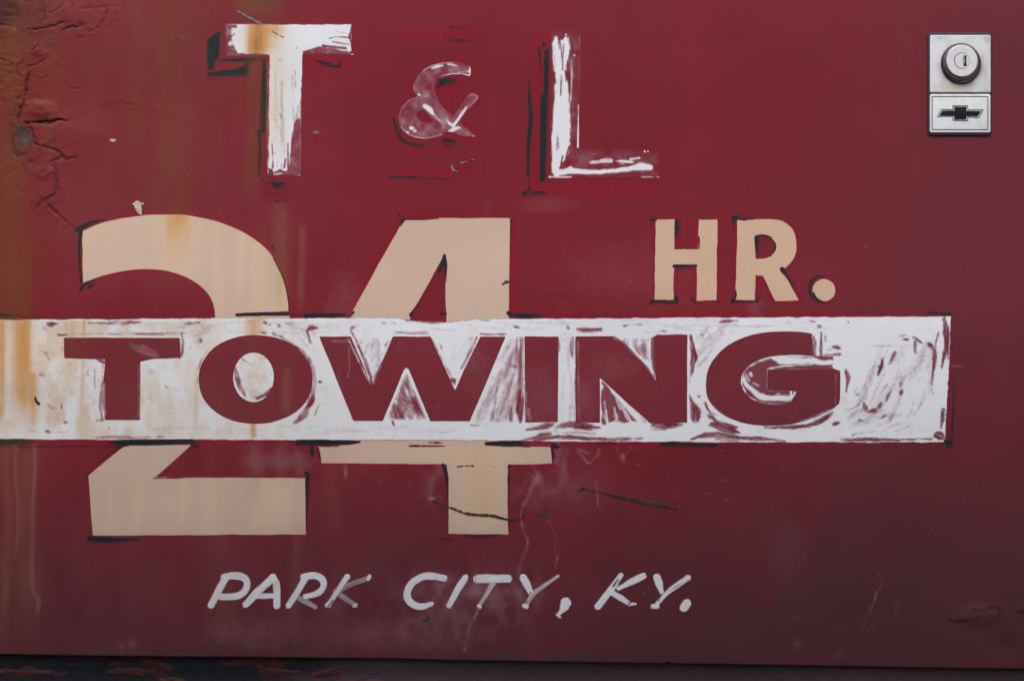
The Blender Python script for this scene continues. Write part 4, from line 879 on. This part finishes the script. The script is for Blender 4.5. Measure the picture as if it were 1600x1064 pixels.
tt = letter('letter', 'white letter T stained orange by rust, top left', shape([T_OUT], (), .4, 21), M_white, O1, 1.0)
outline(tt, [([(345,94.5),(380,94),(413,93)], [3,5,3], .9, .3), ([(327,116),(350,115),(384,113)], [6,9,11], .95, .25), ([(322,123),(345,122)], 1, .7), ([(413,94),(412,130),(411,170),(410,204)], [4,7,9,8], .95, .2), ([(405,205),(406,240),(405,275),(412,283)], [5,5,3,2], .9, .3), ([(412,284),(440,285)], 2, .8), ([(424,286),(434,290),(444,288)], [3,9,6], .85, .5), ([(420,300),(434,300)], 3, .6, .6), ([(430,314),(436,315)], 2.4, .7), ([(492,95),(505,98),(518,100)], [2,4,3], .9, .5), ([(500,98),(512,103)], 3, .8, .4), ([(514,103),(525,104),(531,103),(531,97),(527,96)], [3,4,4,3,2], .95, .3), ([(425,265),(423,280),(410,284)], 1, .5)],
        polys=[[(323,65.5),(331,57),(343.7,48.5),(343,70),(341.5,92.7),(335.5,96),(334.5,108.6),(324,109.6)], [(366,108),(383,104),(386,92),(390,93),(386,120),(374,117)]])
am = letter('ampersand', 'scraped thin white ampersand between T and L', shape([AMP], [], .3, 22), M_white, O1, 1.0)
outline(am, [([(683,137),(690,131),(700,126),(713,124.5)], [3,8,6,3], .95, .45), ([(686,126),(700,124),(712,126)], 4, .8, .5), ([(700,130),(709,129)], 6, .8, .5), ([(614.5,183),(617,196),(621,207),(628,216)], [2.4,4,5,4]), ([(624,217),(638,224),(655,227.5),(670,227)], [4,3,3.4,1.4]), ([(692,219),(700,220),(712,221)], [4,6,3], .85, .5), ([(693,228),(710,227)], 2.4, .8, .4), ([(704,42.5),(735,42.8)], 1.6, .75, .3), ([(705,62.4),(718,63.4),(736,62.6)], [1.6,3,1], .95), ([(610,275.5),(620,277),(645,277.3),(675,278)], [3,2.6,3,1.4]), ([(675,278),(715,278.4)], 1, .5), ([(622,337)], 0.1)])
ll = letter('letter', 'streaky white letter L with a broken black outline', shape([L_OUT], (), .4, 23), M_white, O1, 1.0)
outline(ll, [([(841,72),(843,85),(844.5,112)], [1.6,4,1.4]), ([(850,69),(848,74)], [5,3]), ([(827.6,121),(827,150),(829,175),(829,192),(826,225),(825,270),(826,282)], [1,4,6,7,7,5,2]), ([(827,290),(826,298),(819,304)], [2,2.6,5]), ([(819,303),(827,301)], [7,3]), ([(833,301.5),(852,300.6)], [4,4.6], 1, .1)],
        polys=[[(850.5,78),(857,77.6),(857.2,110),(856,147),(854,215),(851.6,283.4),(843,283.4),(843.6,215),(844.9,151),(847,147.5),(849.5,145)]])

band = contour('white_band', -298, 490, 1490, 697, 1.15, (lambda X, Y: psd(X, Y, BAND) + (vn(X / 14, Y / 4, 71) - .5) * 1.6 + .4), M_white, .17, root, 'broad brushed white band behind the word TOWING')
outline(band, [([(-44,492),(8,492),(28,491.5)], [3,6,2], .9, .3), ([(30,494),(80,495)], 1, .5), ([(477,493),(500,493),(538,492)], [6,6.5,6], 1, .08), ([(455,491),(468,491)], 3, .7, .4), ([(540,490),(552,491)], 1.4, .7), ([(795,489),(802,493)], 6), ([(802,493),(820,493),(848,495)], [5,8,2], .95, .3), ([(830,492),(852,491)], 3, .6, .5), ([(1448,489),(1458,488.4),(1468,489)], [2,4,2], .95), ([(1470,490),(1485,491)], [3,5], .95), ([(1487,500),(1490,560)], .8, .5), ([(1491,590),(1489.5,640),(1487,692)], [1.4,2.6,3.4], .95), ([(1478,690),(1485,694)], [6,9]), ([(1484,684),(1486,692)], 4, .9),
               ([(-44,691),(0,691),(30,690),(50,689)], [9,9,8,4], .95, .2), ([(0,696),(60,696.5),(180,695.5)], 1, .7), ([(172,692),(190,691.5),(230,691),(300,690)], [3,7,8,7], 1, .12), ([(184,696),(200,694)], 4), ([(300,691),(312,690)], [6,3], .7, .5), ([(465,691),(500,691.5),(545,691),(562,690)], [7,8,6,2], .97, .2), ([(670,691),(700,690)], 4, .35, .4), ([(760,693),(790,693),(828,696)], [4,8,4], .85, .45), ([(800,690),(830,691)], 3, .7, .4), ([(640,696.4),(700,697)], 1.6, .5, .4), ([(935,692),(960,692)], 2.6, .7, .4), ([(1034,694),(1050,693.5),(1066,693)], [5,7,4], .95, .3), ([(1066,694),(1090,695),(1118,695)], [4,5,5], .85, .4)], off=.21)
O2 = .26
for nm, pos, neg, sd, lab in [('T', [TW_T], [], 31, 'red letter T at the start of TOWING'), ('O', [TW_O], [TW_OH], 32, 'red letter O with a stained white centre'), ('W', [TW_W], [], 33, 'red letter W on the white band'),
                              ('I', [TW_I], [], 34, 'red letter I, a plain upright bar'), ('N', [TW_N], [], 35, 'red letter N on the white band'), ('G', [TW_G], [], 36, 'red letter G at the end of TOWING')]:
    letter('letter', lab, shape(pos, neg, .4, sd), M_rletter, O2, 1.25, RL)

# line of small hand-brushed letters
WS = []
SMALL = [
 ('P', [([(353.5,901),(342,922),(330,945)], [11,11,10.5], .95), ([(350,901),(365,899),(379,901),(386,909),(383,922),(370,931),(345,932)], [10,11.5,11,10,11,11,10], .92)]),
 ('A', [([(426,902),(402,925),(384,944)], [11,12,10.5], .92), ([(427,901),(432,916),(432.5,946)], [10,11,10.5], .95), ([(400,931),(432,930.5)], 8.5, .9)]),
 ('R', [([(478,901.5),(464,925),(451,945.5)], [9.5,9.5,9.5], .95), ([(474,901),(490,899),(502.5,904),(505.5,915),(497.5,926),(477,932)], [10,11,11,9.5,10,8], .92), ([(464,932),(478,940),(493,948)], [7,8,7], .42)]),
 ('K', [([(542.5,901),(528,922),(512,946)], [9,8,7], .88), ([(575,903),(550,912),(526,924)], [7,8,7], .36), ([(577,900),(575.5,904)], [6,6], .9), ([(524,923),(540,935),(556,946)], [7,9,6], .38), ([(553,946),(556,944.5)], 5, .85), ([(511,945),(514,946)], 6.5, .95)]),
 ('C', [([(694,903),(675,899.6),(660,901),(646,909),(637.5,921),(637,934),(646,944),(660,947.4),(674,943)], [9.5,11,11,11,11.5,11,10.5,10,7], .95)]),
 ('I', [([(727,902),(715,921),(702,945)], [10,10.5,8], .95), ([(700,946),(702,947)], 6, .95)]),
 ('T', [([(746,904),(770,903.5),(794,903.8)], [13,13.5,12.5], .88), ([(770,910),(760,928),(750,944)], [10,6,5], .62), ([(748,946),(750,948)], 5.5, .95)]),
 ('Y', [([(817.5,902.5),(823,913),(829,925)], [12,12,8], .92), ([(871,900),(850,915),(835,926),(826,938),(821,946)], [5,6,7.5,7,6], .6), ([(819,946),(823,947.5)], 6.5, .95), ([(872,899),(869,902)], 4, .8)]),
 (',', [([(884,941),(880,950)], [16,11], .95), ([(884,948),(877,955),(872,961)], [11,7,5], .95), ([(870,960),(875,964)], 3.5, .9)]),
 ('K', [([(970,898.5),(955,920),(934,947)], [8,10,10.5], .93), ([(1005,899.5),(986,909),(966,919)], [10.5,10,6], .95), ([(954,924),(970,934),(982,942)], [9,9,7], .92), ([(984,944),(993,943)], [5,3.4], .85)]),
 ('Y', [([(1026.5,902),(1030,912),(1034,926)], [12,11.5,6], .95), ([(1075,902.5),(1058,914),(1042,926),(1031,938),(1024,946)], [9.5,9,7,7,6], .86), ([(1020,947),(1027,947)], 7, .97)]),
 ('.', [([(1073,942.5),(1069,948.5)], [14,14], .97)])]
which = {'P': 'letter P starting the place name', 'A': 'letter A, slightly yellowed', 'R': 'letter R with a faint leg', 'C': 'broad round letter C', 'I': 'slanting letter I', 'T': 'letter T with a thick bar'}
for i, (ch, sts) in enumerate(SMALL):
    tmp = Z()
    for p, w_, c in sts:
        brush(tmp, p, w_, c, (.12 if c < .4 else .22) if c < .7 else .13, rag=.7, edge=1.6, ul=26, vl=1.3)
    if ch == 'T': brush(tmp, [(743,899),(743,908)], 2, .6, .2, sub=True); brush(tmp, [(752,912),(770,912)], 0.5, .1)
    if i == 3: brush(tmp, [(520,938),(512,948)], 3, .6, .2, sub=True)
    if i == 9: brush(tmp, [(966,905),(958,916)], 2.6, .8, .2, sub=True); brush(tmp, [(982,943),(986,940)], 4, .7, .2, sub=True)
    if i == 10: brush(tmp, [(1034,928),(1028,938)], 3, .7, .3, sub=True); brush(tmp, [(1066,910),(1046,924)], 1.5, .6, .3, sub=True)
    if i == 7: brush(tmp, [(829,926)], 3, .8, .1, sub=True); brush(tmp, [(824,938),(821,942)], 2.5, .7, .2, sub=True)
    fn, bb = strokes([(p, np.array(w_) + 1.6 if not np.isscalar(w_) else w_ + 1.6) for p, w_, c in sts], 300 + i)
    lab = {3: 'scraped faint letter K of the first word', 7: 'letter Y before the comma', 8: None, 9: 'letter K after the comma', 10: 'last letter Y of the line', 11: None}.get(i, which.get(ch))
    nm = {',': 'comma', '.': 'full_stop'}.get(ch, 'letter')
    if ch == '.': lab = 'small white full stop ending the bottom line'
    letter(nm, ('small brushed white ' + lab) if lab and i != 11 else lab, (fn, bb), M_white, O1, .9, tmp)

# ------------------------------------------------------------------ scratches and chips in the door skin
def scar_mat(name, c1, c2, c3):
    m, t, bs = new_mat(name); g = G(t); v = g.coord()
    n = g.noise(v, 260, 3, .6); n2 = g.noise(v, 420, 2)
    c = g.mix(g.rng(n, .42, .56), c1, c2); c = g.mix(g.rng(n2, .56, .64), c, c3)
    g.lk(c, bs.inputs['Base Color']); bs.inputs['Roughness'].default_value = .7; bs.inputs['Specular IOR Level'].default_value = .25
    b = t.nodes.new('ShaderNodeBump'); b.inputs['Distance'].default_value = .0006; g.lk(n2, b.inputs['Height']); g.lk(b.outputs[0], bs.inputs['Normal'])
    return m
M_scar = scar_mat('mossy_scratch', (0.026, 0.024, 0.018), (0.036, 0.044, 0.024), (0.060, 0.022, 0.018))
M_brown = scar_mat('rusty_scratch', (0.050, 0.036, 0.022), (0.030, 0.024, 0.018), (0.10, 0.055, 0.03))
M_green = scar_mat('moss_green_spot', (0.034, 0.050, 0.028), (0.045, 0.055, 0.035), (0.03, 0.03, 0.02))
M_orange = scar_mat('raw_red_edge', (0.24, 0.035, 0.018), (0.16, 0.025, 0.02), (0.09, 0.02, 0.02))
M_grey = scar_mat('grey_scratch', (0.22, 0.15, 0.15), (0.17, 0.14, 0.13), (0.10, 0.06, 0.06))
M_chip = scar_mat('cream_chip', (0.56, 0.45, 0.33), (0.48, 0.38, 0.27), (0.35, 0.27, 0.18))
def scar(name, sts, mat, off=.3, label=None, rag=.9, seed=5, thin_w=0):
    fn0, bb = strokes(sts, seed)
    fn = lambda X, Y: fn0(X, Y) + (vn(X / 1.7, Y / 1.7, seed + 1) - .5) * 2 * rag
    return contour(name, *bb, .9, fn, mat, off, door, label, cover=0.0)
scar('scratch', [([(674,781.5),(684,785),(698,791),(712,796),(722,800),(728,803)], [1,2,2.6,3,3,2.6]), ([(728,802),(742,804),(758,804.5),(772,806),(784,809.5),(796,811.5),(808,811),(816,808)], [4.4,4,4.6,4.4,4,3.6,3,1.6]), ([(816,808),(820,803)], [1.4,1])], M_brown, .34, 'thin brown curved scratch across the foot of the figure 4', .7)
scar('scratch', [([(936,769),(960,775),(985,780),(1010,785),(1036,790),(1058,795)], [1.4,3,4,6,4.6,2.4]), ([(908,764),(922,765),(938,769)], [2,1.4,1.4])], M_scar, .30, 'long green and black scratch right of the figure 4', .9, 9)
scar('raw_paint_edge', [([(915,763.5),(940,768),(970,774),(1000,779.5),(1035,787),(1058,793)], [1,1.4,1.4,2,1.4,.8])], M_orange, .38, None, .5, 19)
scar('moss_spot', [([(904,766),(909,764),(912,762)], [3,5,3])], M_green, .3)
scar('moss_spot', [([(844,806),(850,805),(856,804.5)], [2,5,2.4]), ([(853,803),(854,793)], [2.6,.8])], M_green, .3)
scar('moss_spot', [([(662,969),(667,966),(669,963)], [3,6,3])], M_green, .3, seed=31)
scar('moss_spot', [([(1219,939),(1226,941),(1233,942)], [2,4,2])], M_green, .3, seed=33)
scar('scratch', [([(370,17),(382,24),(395,31),(408,38)], [3,3.6,3.4,2.6]), ([(419,46),(430,52),(441,58)], 1.2)], M_grey, .34, 'grey scratch above the rusty T', .5, 41)
scar('scratch', [([(706,260),(708,265),(715,269)], [4,4,2]), ([(720,255),(728,253)], 2.6), ([(735,250),(743,249)], 1.4)], M_grey, .34, 'hooked grey scratch under the ampersand', .7, 43)
scar('chip', [([(171,219),(176,220),(181,219)], [1.6,5,1.6])], M_chip, .34, None, .4, 45)
scar('chip', [([(207,319),(215,320),(224,318.5)], [2,6,2]), ([(215,320),(217,328),(220,334)], [12,9,4])], M_chip, .34, None, .6, 47)
scar('chip', [([(490,207.5),(497,207)], [3,4.6])], M_grey, .34, None, .4, 49)
scar('chip', [([(55,622),(57,628),(61,631)], [3.4,4,4])], M_brown, .40, 'dark brown chip in the left end of the white band', .6, 51)
scar('chip', [([(785,445),(790,441),(797,440)], [1.6,4.4,3])], M_brown, .34, None, .7, 53)
scar('chip', [([(715,729),(724,727.6)], 1.4), ([(727,727.4),(740,727.6)], 1.4), ([(766,728),(772,729)], 1.4)], M_brown, .34, None, .5, 55)

# ------------------------------------------------------------------ key lock and badge
def rrect(x0, y0, x1, y1, r, n=6):
    o = []
    for cx, cy, a0 in [(x1 - r, y0 + r, -90), (x1 - r, y1 - r, 0), (x0 + r, y1 - r, 90), (x0 + r, y0 + r, 180)]:
        for i in range(n + 1):
            a = math.radians(a0 + 90 * i / n); o.append((cx + r * math.cos(a), cy + r * math.sin(a)))
    return np.array(o)      # clockwise in the picture
def centroid_scale(p, d):
    """move an outline inwards by d pixels"""
    p = np.asarray(p, float); n = len(p); out = []
    area = 0.5 * np.sum(p[:, 0] * np.roll(p[:, 1], -1) - np.roll(p[:, 0], -1) * p[:, 1])
    sg = 1 if area > 0 else -1
    for i in range(n):
        a, b, c = p[i - 1], p[i], p[(i + 1) % n]
        e1 = (b - a) / (np.hypot(*(b - a)) + 1e-9); e2 = (c - b) / (np.hypot(*(c - b)) + 1e-9)
        n1 = np.array([-e1[1], e1[0]]) * sg; n2 = np.array([-e2[1], e2[0]]) * sg
        m = n1 + n2; m = m / (np.hypot(*m) + 1e-9); out.append(b + m * d / max(.35, float(np.dot(m, n1))))
    return np.array(out)
def slab(name, pts, h0, h1, bev, mat, parent=root, label=None, holes=False, smooth=False):
    """raised plate: side wall, bevelled edge and face, heights in mm off the door"""
    p = np.asarray(pts, float)
    area = 0.5 * np.sum(p[:, 0] * np.roll(p[:, 1], -1) - np.roll(p[:, 0], -1) * p[:, 1])
    if area > 0: p = p[::-1]
    levels = [(p, h0), (p, h1 - bev * .5), (centroid_scale(p, bev * .7), h1 - bev * .15), (centroid_scale(p, bev * 2.0), h1)]
    vs = np.concatenate([surf(q_[:, 0], q_[:, 1], h) for q_, h in levels]); n = len(p)
    L, st, k_ = [], [], 0
    for l in range(len(levels) - 1):
        for i in range(n):
            j = (i + 1) % n
            L += [l * n + i, l * n + j, (l + 1) * n + j, (l + 1) * n + i]; st.append(k_); k_ += 4
    L += [3 * n + i for i in range(n)]; st.append(k_)
    return link(name, vs, L, st, mat, parent, label, None, smooth)
def frame_at(cx, cy):
    c, r, u = surf(np.array([cx, cx + 20, cx]), np.array([cy, cy, cy - 20]))
    ex = (r - c) / np.linalg.norm(r - c); n = np.cross(ex, (u - c)); n = n / np.linalg.norm(n)
    if n[1] > 0: n = -n
    return c, ex, np.cross(n, ex) * (1 if np.cross(n, ex)[2] > 0 else -1), n
def lathe(name, cx, cy, prof, mat, parent, label=None, n=72, lean=(0, 0)):
    """turned part standing square on the plate; prof = (radius px, height mm), each band with crisp edges"""
    base, ex, ez, nn = frame_at(LOCKX, LOCKY)
    base = base + ex * (cx - LOCKX) * S - ez * (cy - LOCKY) * S
    nn = nn + ex * lean[0] + ez * lean[1]
    ang = np.linspace(0, 2 * math.pi, n, endpoint=False); ca, sa = np.cos(ang)[:, None], np.sin(ang)[:, None]
    vs, L, st, k_ = [], [], [], 0
    for l in range(len(prof) - 1):
        for r, h in (prof[l], prof[l + 1]):
            vs.append(base + ex * r * S * ca + ez * r * S * sa + nn * h * .001)
        o = 2 * l * n
        for i in range(n):
            j = (i + 1) % n
            L += [o + i, o + j, o + n + j, o + n + i]; st.append(k_); k_ += 4
    o = 2 * (len(prof) - 1) * n
    vs.append(vs[-1].copy()); L += [o + i for i in range(n)]; st.append(k_)
    return link(name, np.concatenate(vs), L, st, mat, parent, label, None, True)
LOCKX, LOCKY = 1500.2, 100.4

M_gasket = simple('dark_blue_grey_rubber', (0.012, 0.018, 0.034), .55, bump=.0002)
M_alu = simple('dull_aluminium', (0.62, 0.63, 0.645), .42, .25, .5, dirt=(0.40, 0.39, 0.40), bump=.0001, bscale=900, dirt_rng=(.52, .80))
M_alu2 = simple('bright_aluminium_badge', (0.70, 0.715, 0.735), .45, .0, .3)
M_lock = simple('worn_chrome_lock', (0.66, 0.66, 0.69), .36, .35, .5)
M_ring = simple('dark_lock_ring', (0.022, 0.010, 0.016), .30, .0, .5, dirt=(0.085, .014, .022), dirt_rng=(.42, .58))
M_bevel = simple('dirty_chrome_bevel', (0.20, 0.18, 0.20), .30, .6, .5, dirt=(0.06, .035, .04), dirt_rng=(.45, .7))
M_ink = simple('black_badge_enamel', (0.008, 0.011, 0.016), .5, spec=.15)
M_key = simple('dark_keyhole', (0.008, 0.008, 0.010), .6)

lockp = slab('lock_gasket', rrect(1449.4, 51.6, 1549.6, 212.2, 6), -1.0, 1.4, .6, M_gasket, root, 'dark gasket round the lock and badge plates')
# the upper plate carries a dirty shadow of grime round the lock
def plate_mat():
    m, t, bs = new_mat('grimy_lock_plate'); g = G(t); v = g.coord()
    n = g.noise(v, 260, 5, .7); n2 = g.noise(v, 1500, 3, .6); nv = g.noise(v, 110, 4, .6, (1, 1, .35))
    c = g.mix(g.rng(n, .35, .65), (0.70, 0.715, 0.735), (0.64, 0.655, 0.68))
    gr_, cr_, _, _ = g.attr('paint_a')
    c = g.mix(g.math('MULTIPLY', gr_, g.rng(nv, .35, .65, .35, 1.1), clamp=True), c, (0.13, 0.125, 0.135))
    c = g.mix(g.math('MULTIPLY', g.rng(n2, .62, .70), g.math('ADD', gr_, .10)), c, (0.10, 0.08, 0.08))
    c = g.mix(g.math('MULTIPLY', cr_, g.rng(nv, .3, .7, .4, 1)), c, (0.58, 0.46, 0.34))
    g.lk(c, bs.inputs['Base Color']); bs.inputs['Metallic'].default_value = .05; bs.inputs['Roughness'].default_value = .45
    b = t.nodes.new('ShaderNodeBump'); b.inputs['Distance'].default_value = .0001; g.lk(g.noise(v, 900, 3), b.inputs['Height']); g.lk(b.outputs[0], bs.inputs['Normal'])
    return m
px_ = np.arange(1453.4, 1547.6, 1.0); py_ = np.arange(56.2, 144.8, 1.0); PXg, PYg = np.meshgrid(px_, py_)
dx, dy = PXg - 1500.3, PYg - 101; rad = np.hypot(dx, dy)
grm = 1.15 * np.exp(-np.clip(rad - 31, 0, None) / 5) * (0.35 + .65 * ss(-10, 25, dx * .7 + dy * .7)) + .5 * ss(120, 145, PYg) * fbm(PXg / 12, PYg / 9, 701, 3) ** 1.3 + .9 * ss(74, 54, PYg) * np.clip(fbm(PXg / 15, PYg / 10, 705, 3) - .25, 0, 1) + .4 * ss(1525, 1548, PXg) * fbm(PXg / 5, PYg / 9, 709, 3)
crm = ss(118, 140, PYg) * ss(24, 4, np.abs(PXg - 1490)) * .8
dco = np.minimum(np.minimum(PXg - px_[0], px_[-1] - PXg), np.minimum(PYg - py_[0], py_[-1] - PYg))
slab('lock_plate', rrect(1452.8, 55.4, 1548.0, 145.2, 3), .6, 2.2, .5, M_alu, lockp)
ids = np.arange(PXg.size).reshape(PXg.shape); q = np.stack([ids[:-1, :-1], ids[1:, :-1], ids[1:, 1:], ids[:-1, 1:]], -1).reshape(-1, 4)
link('lock_plate_face', surf(PXg.ravel(), PYg.ravel(), 2.3), q.ravel(), np.arange(len(q)) * 4, plate_mat(), lockp, 'pale grimy metal face behind the lock', {'paint_a': np.stack([grm, crm, crm, crm], -1).reshape(-1, 4)})
LEAN = (-.07, .17)
lock = lathe('door_lock', 1500.2, 100.4, [(32.2, 1.6), (32.0, 3.2), (31.2, 3.8), (29.8, 4.0), (28.6, 3.8)], M_ring, root, 'round key lock in its dark ring')
LX, LY = 1500.2, 100.2
lathe('lock_bevel', LX, LY, [(28.8, 2.4), (28.8, 4.3), (28.2, 5.0), (26.6, 6.6), (25.4, 7.6), (24.8, 8.0)], M_bevel, lock, None, lean=LEAN)
lathe('lock_face', LX, LY, [(25.0, 7.9), (24.7, 8.15), (24.1, 8.3), (12.9, 8.32), (12.2, 7.8)], M_lock, lock, 'pale satin metal disc', lean=LEAN)
lathe('lock_cylinder', LX + .4, LY + .4, [(11.9, 8.0), (11.7, 8.4), (11.3, 8.45)], M_lock, lock, 'keyed cylinder in the middle of the disc', lean=LEAN)
def flat(name, pts, cx, cy, h0, h1, mat, parent):
    base, ex, ez, nn = frame_at(LOCKX, LOCKY)
    base = base + ex * (cx - LOCKX) * S - ez * (cy - LOCKY) * S
    nn = nn + ex * LEAN[0] + ez * LEAN[1]
    p = np.asarray(pts, float)
    area = 0.5 * np.sum(p[:, 0] * np.roll(p[:, 1], -1) - np.roll(p[:, 0], -1) * p[:, 1])
    if area > 0: p = p[::-1]
    n = len(p); vs = []
    for h in (h0, h1):
        vs.append(base + ex * ((p[:, 0] - cx) * S)[:, None] - ez * ((p[:, 1] - cy) * S)[:, None] + nn * h * .001)
    L, st, k_ = [], [], 0
    for i in range(n):
        j = (i + 1) % n; L += [i, j, n + j, n + i]; st.append(k_); k_ += 4
    L += [n + i for i in range(n)]; st.append(k_)
    return link(name, np.concatenate(vs), L, st, mat, parent, None, None, False)
M_slot = simple('grey_key_shutter', (0.25, 0.25, 0.27), .4, .4)
flat('key_shutter', rrect(LX + 1.6, LY - 8.5, LX + 7.4, LY + 8.5, 1.0, 2), LX, LY, 8.3, 8.55, M_slot, lock)
flat('keyhole', [(LX + 3.4, LY - 8), (LX + 6.6, LY - 8), (LX + 6.6, LY - 3), (LX + 5.4, LY - 2), (LX + 6.4, LY + 1), (LX + 5.2, LY + 3), (LX + 6.5, LY + 4.5), (LX + 6.5, LY + 8), (LX + 4.4, LY + 8), (LX + 4.6, LY + 2), (LX + 3.8, LY - 1)], LX, LY, 8.4, 8.62, M_key, lock)

bdg = slab('badge_plate', rrect(1452.8, 147.4, 1547.6, 207.6, 3.4), .6, 2.3, .5, M_alu2, root, 'rectangular maker badge with a black cross-shaped emblem')
def frame(name, outer, inner, h0, h1, mat, parent):
    n = len(outer); vs = np.concatenate([surf(outer[:, 0], outer[:, 1], h0), surf(outer[:, 0], outer[:, 1], h1), surf(inner[:, 0], inner[:, 1], h1), surf(inner[:, 0], inner[:, 1], h0)])
    L, st, k_ = [], [], 0
    for l in range(3):
        for i in range(n):
            j = (i + 1) % n; L += [l * n + j, l * n + i, (l + 1) * n + i, (l + 1) * n + j]; st.append(k_); k_ += 4
    return link(name, vs, L, st, mat, parent, None, None, False)
ro = rrect(1455.9, 150.8, 1544.2, 203.4, .8, 2)
frame('border_line', ro, centroid_scale(ro, 1.1), 2.25, 2.42, M_ink, bdg)
def sc_(a): return np.array([(1400 + x / 4.835, 20 + y / 4.835) for x, y in a])
bow_o = sc_([(310,788),(345,727),(428,732),(428,702),(545,702),(545,733),(662,733),(628,795),(545,790),(542,818),(428,815),(428,785)])
bow_i = sc_([(328,778),(350,740),(440,742),(440,713),(532,713),(533,744),(643,745),(618,783),(533,780),(530,806),(440,806),(440,778)])
frame('emblem_outline', bow_o, centroid_scale(bow_o, .95), 2.25, 2.44, M_ink, bdg)
slab('emblem', bow_i, 2.2, 2.55, .08, M_ink, bdg)
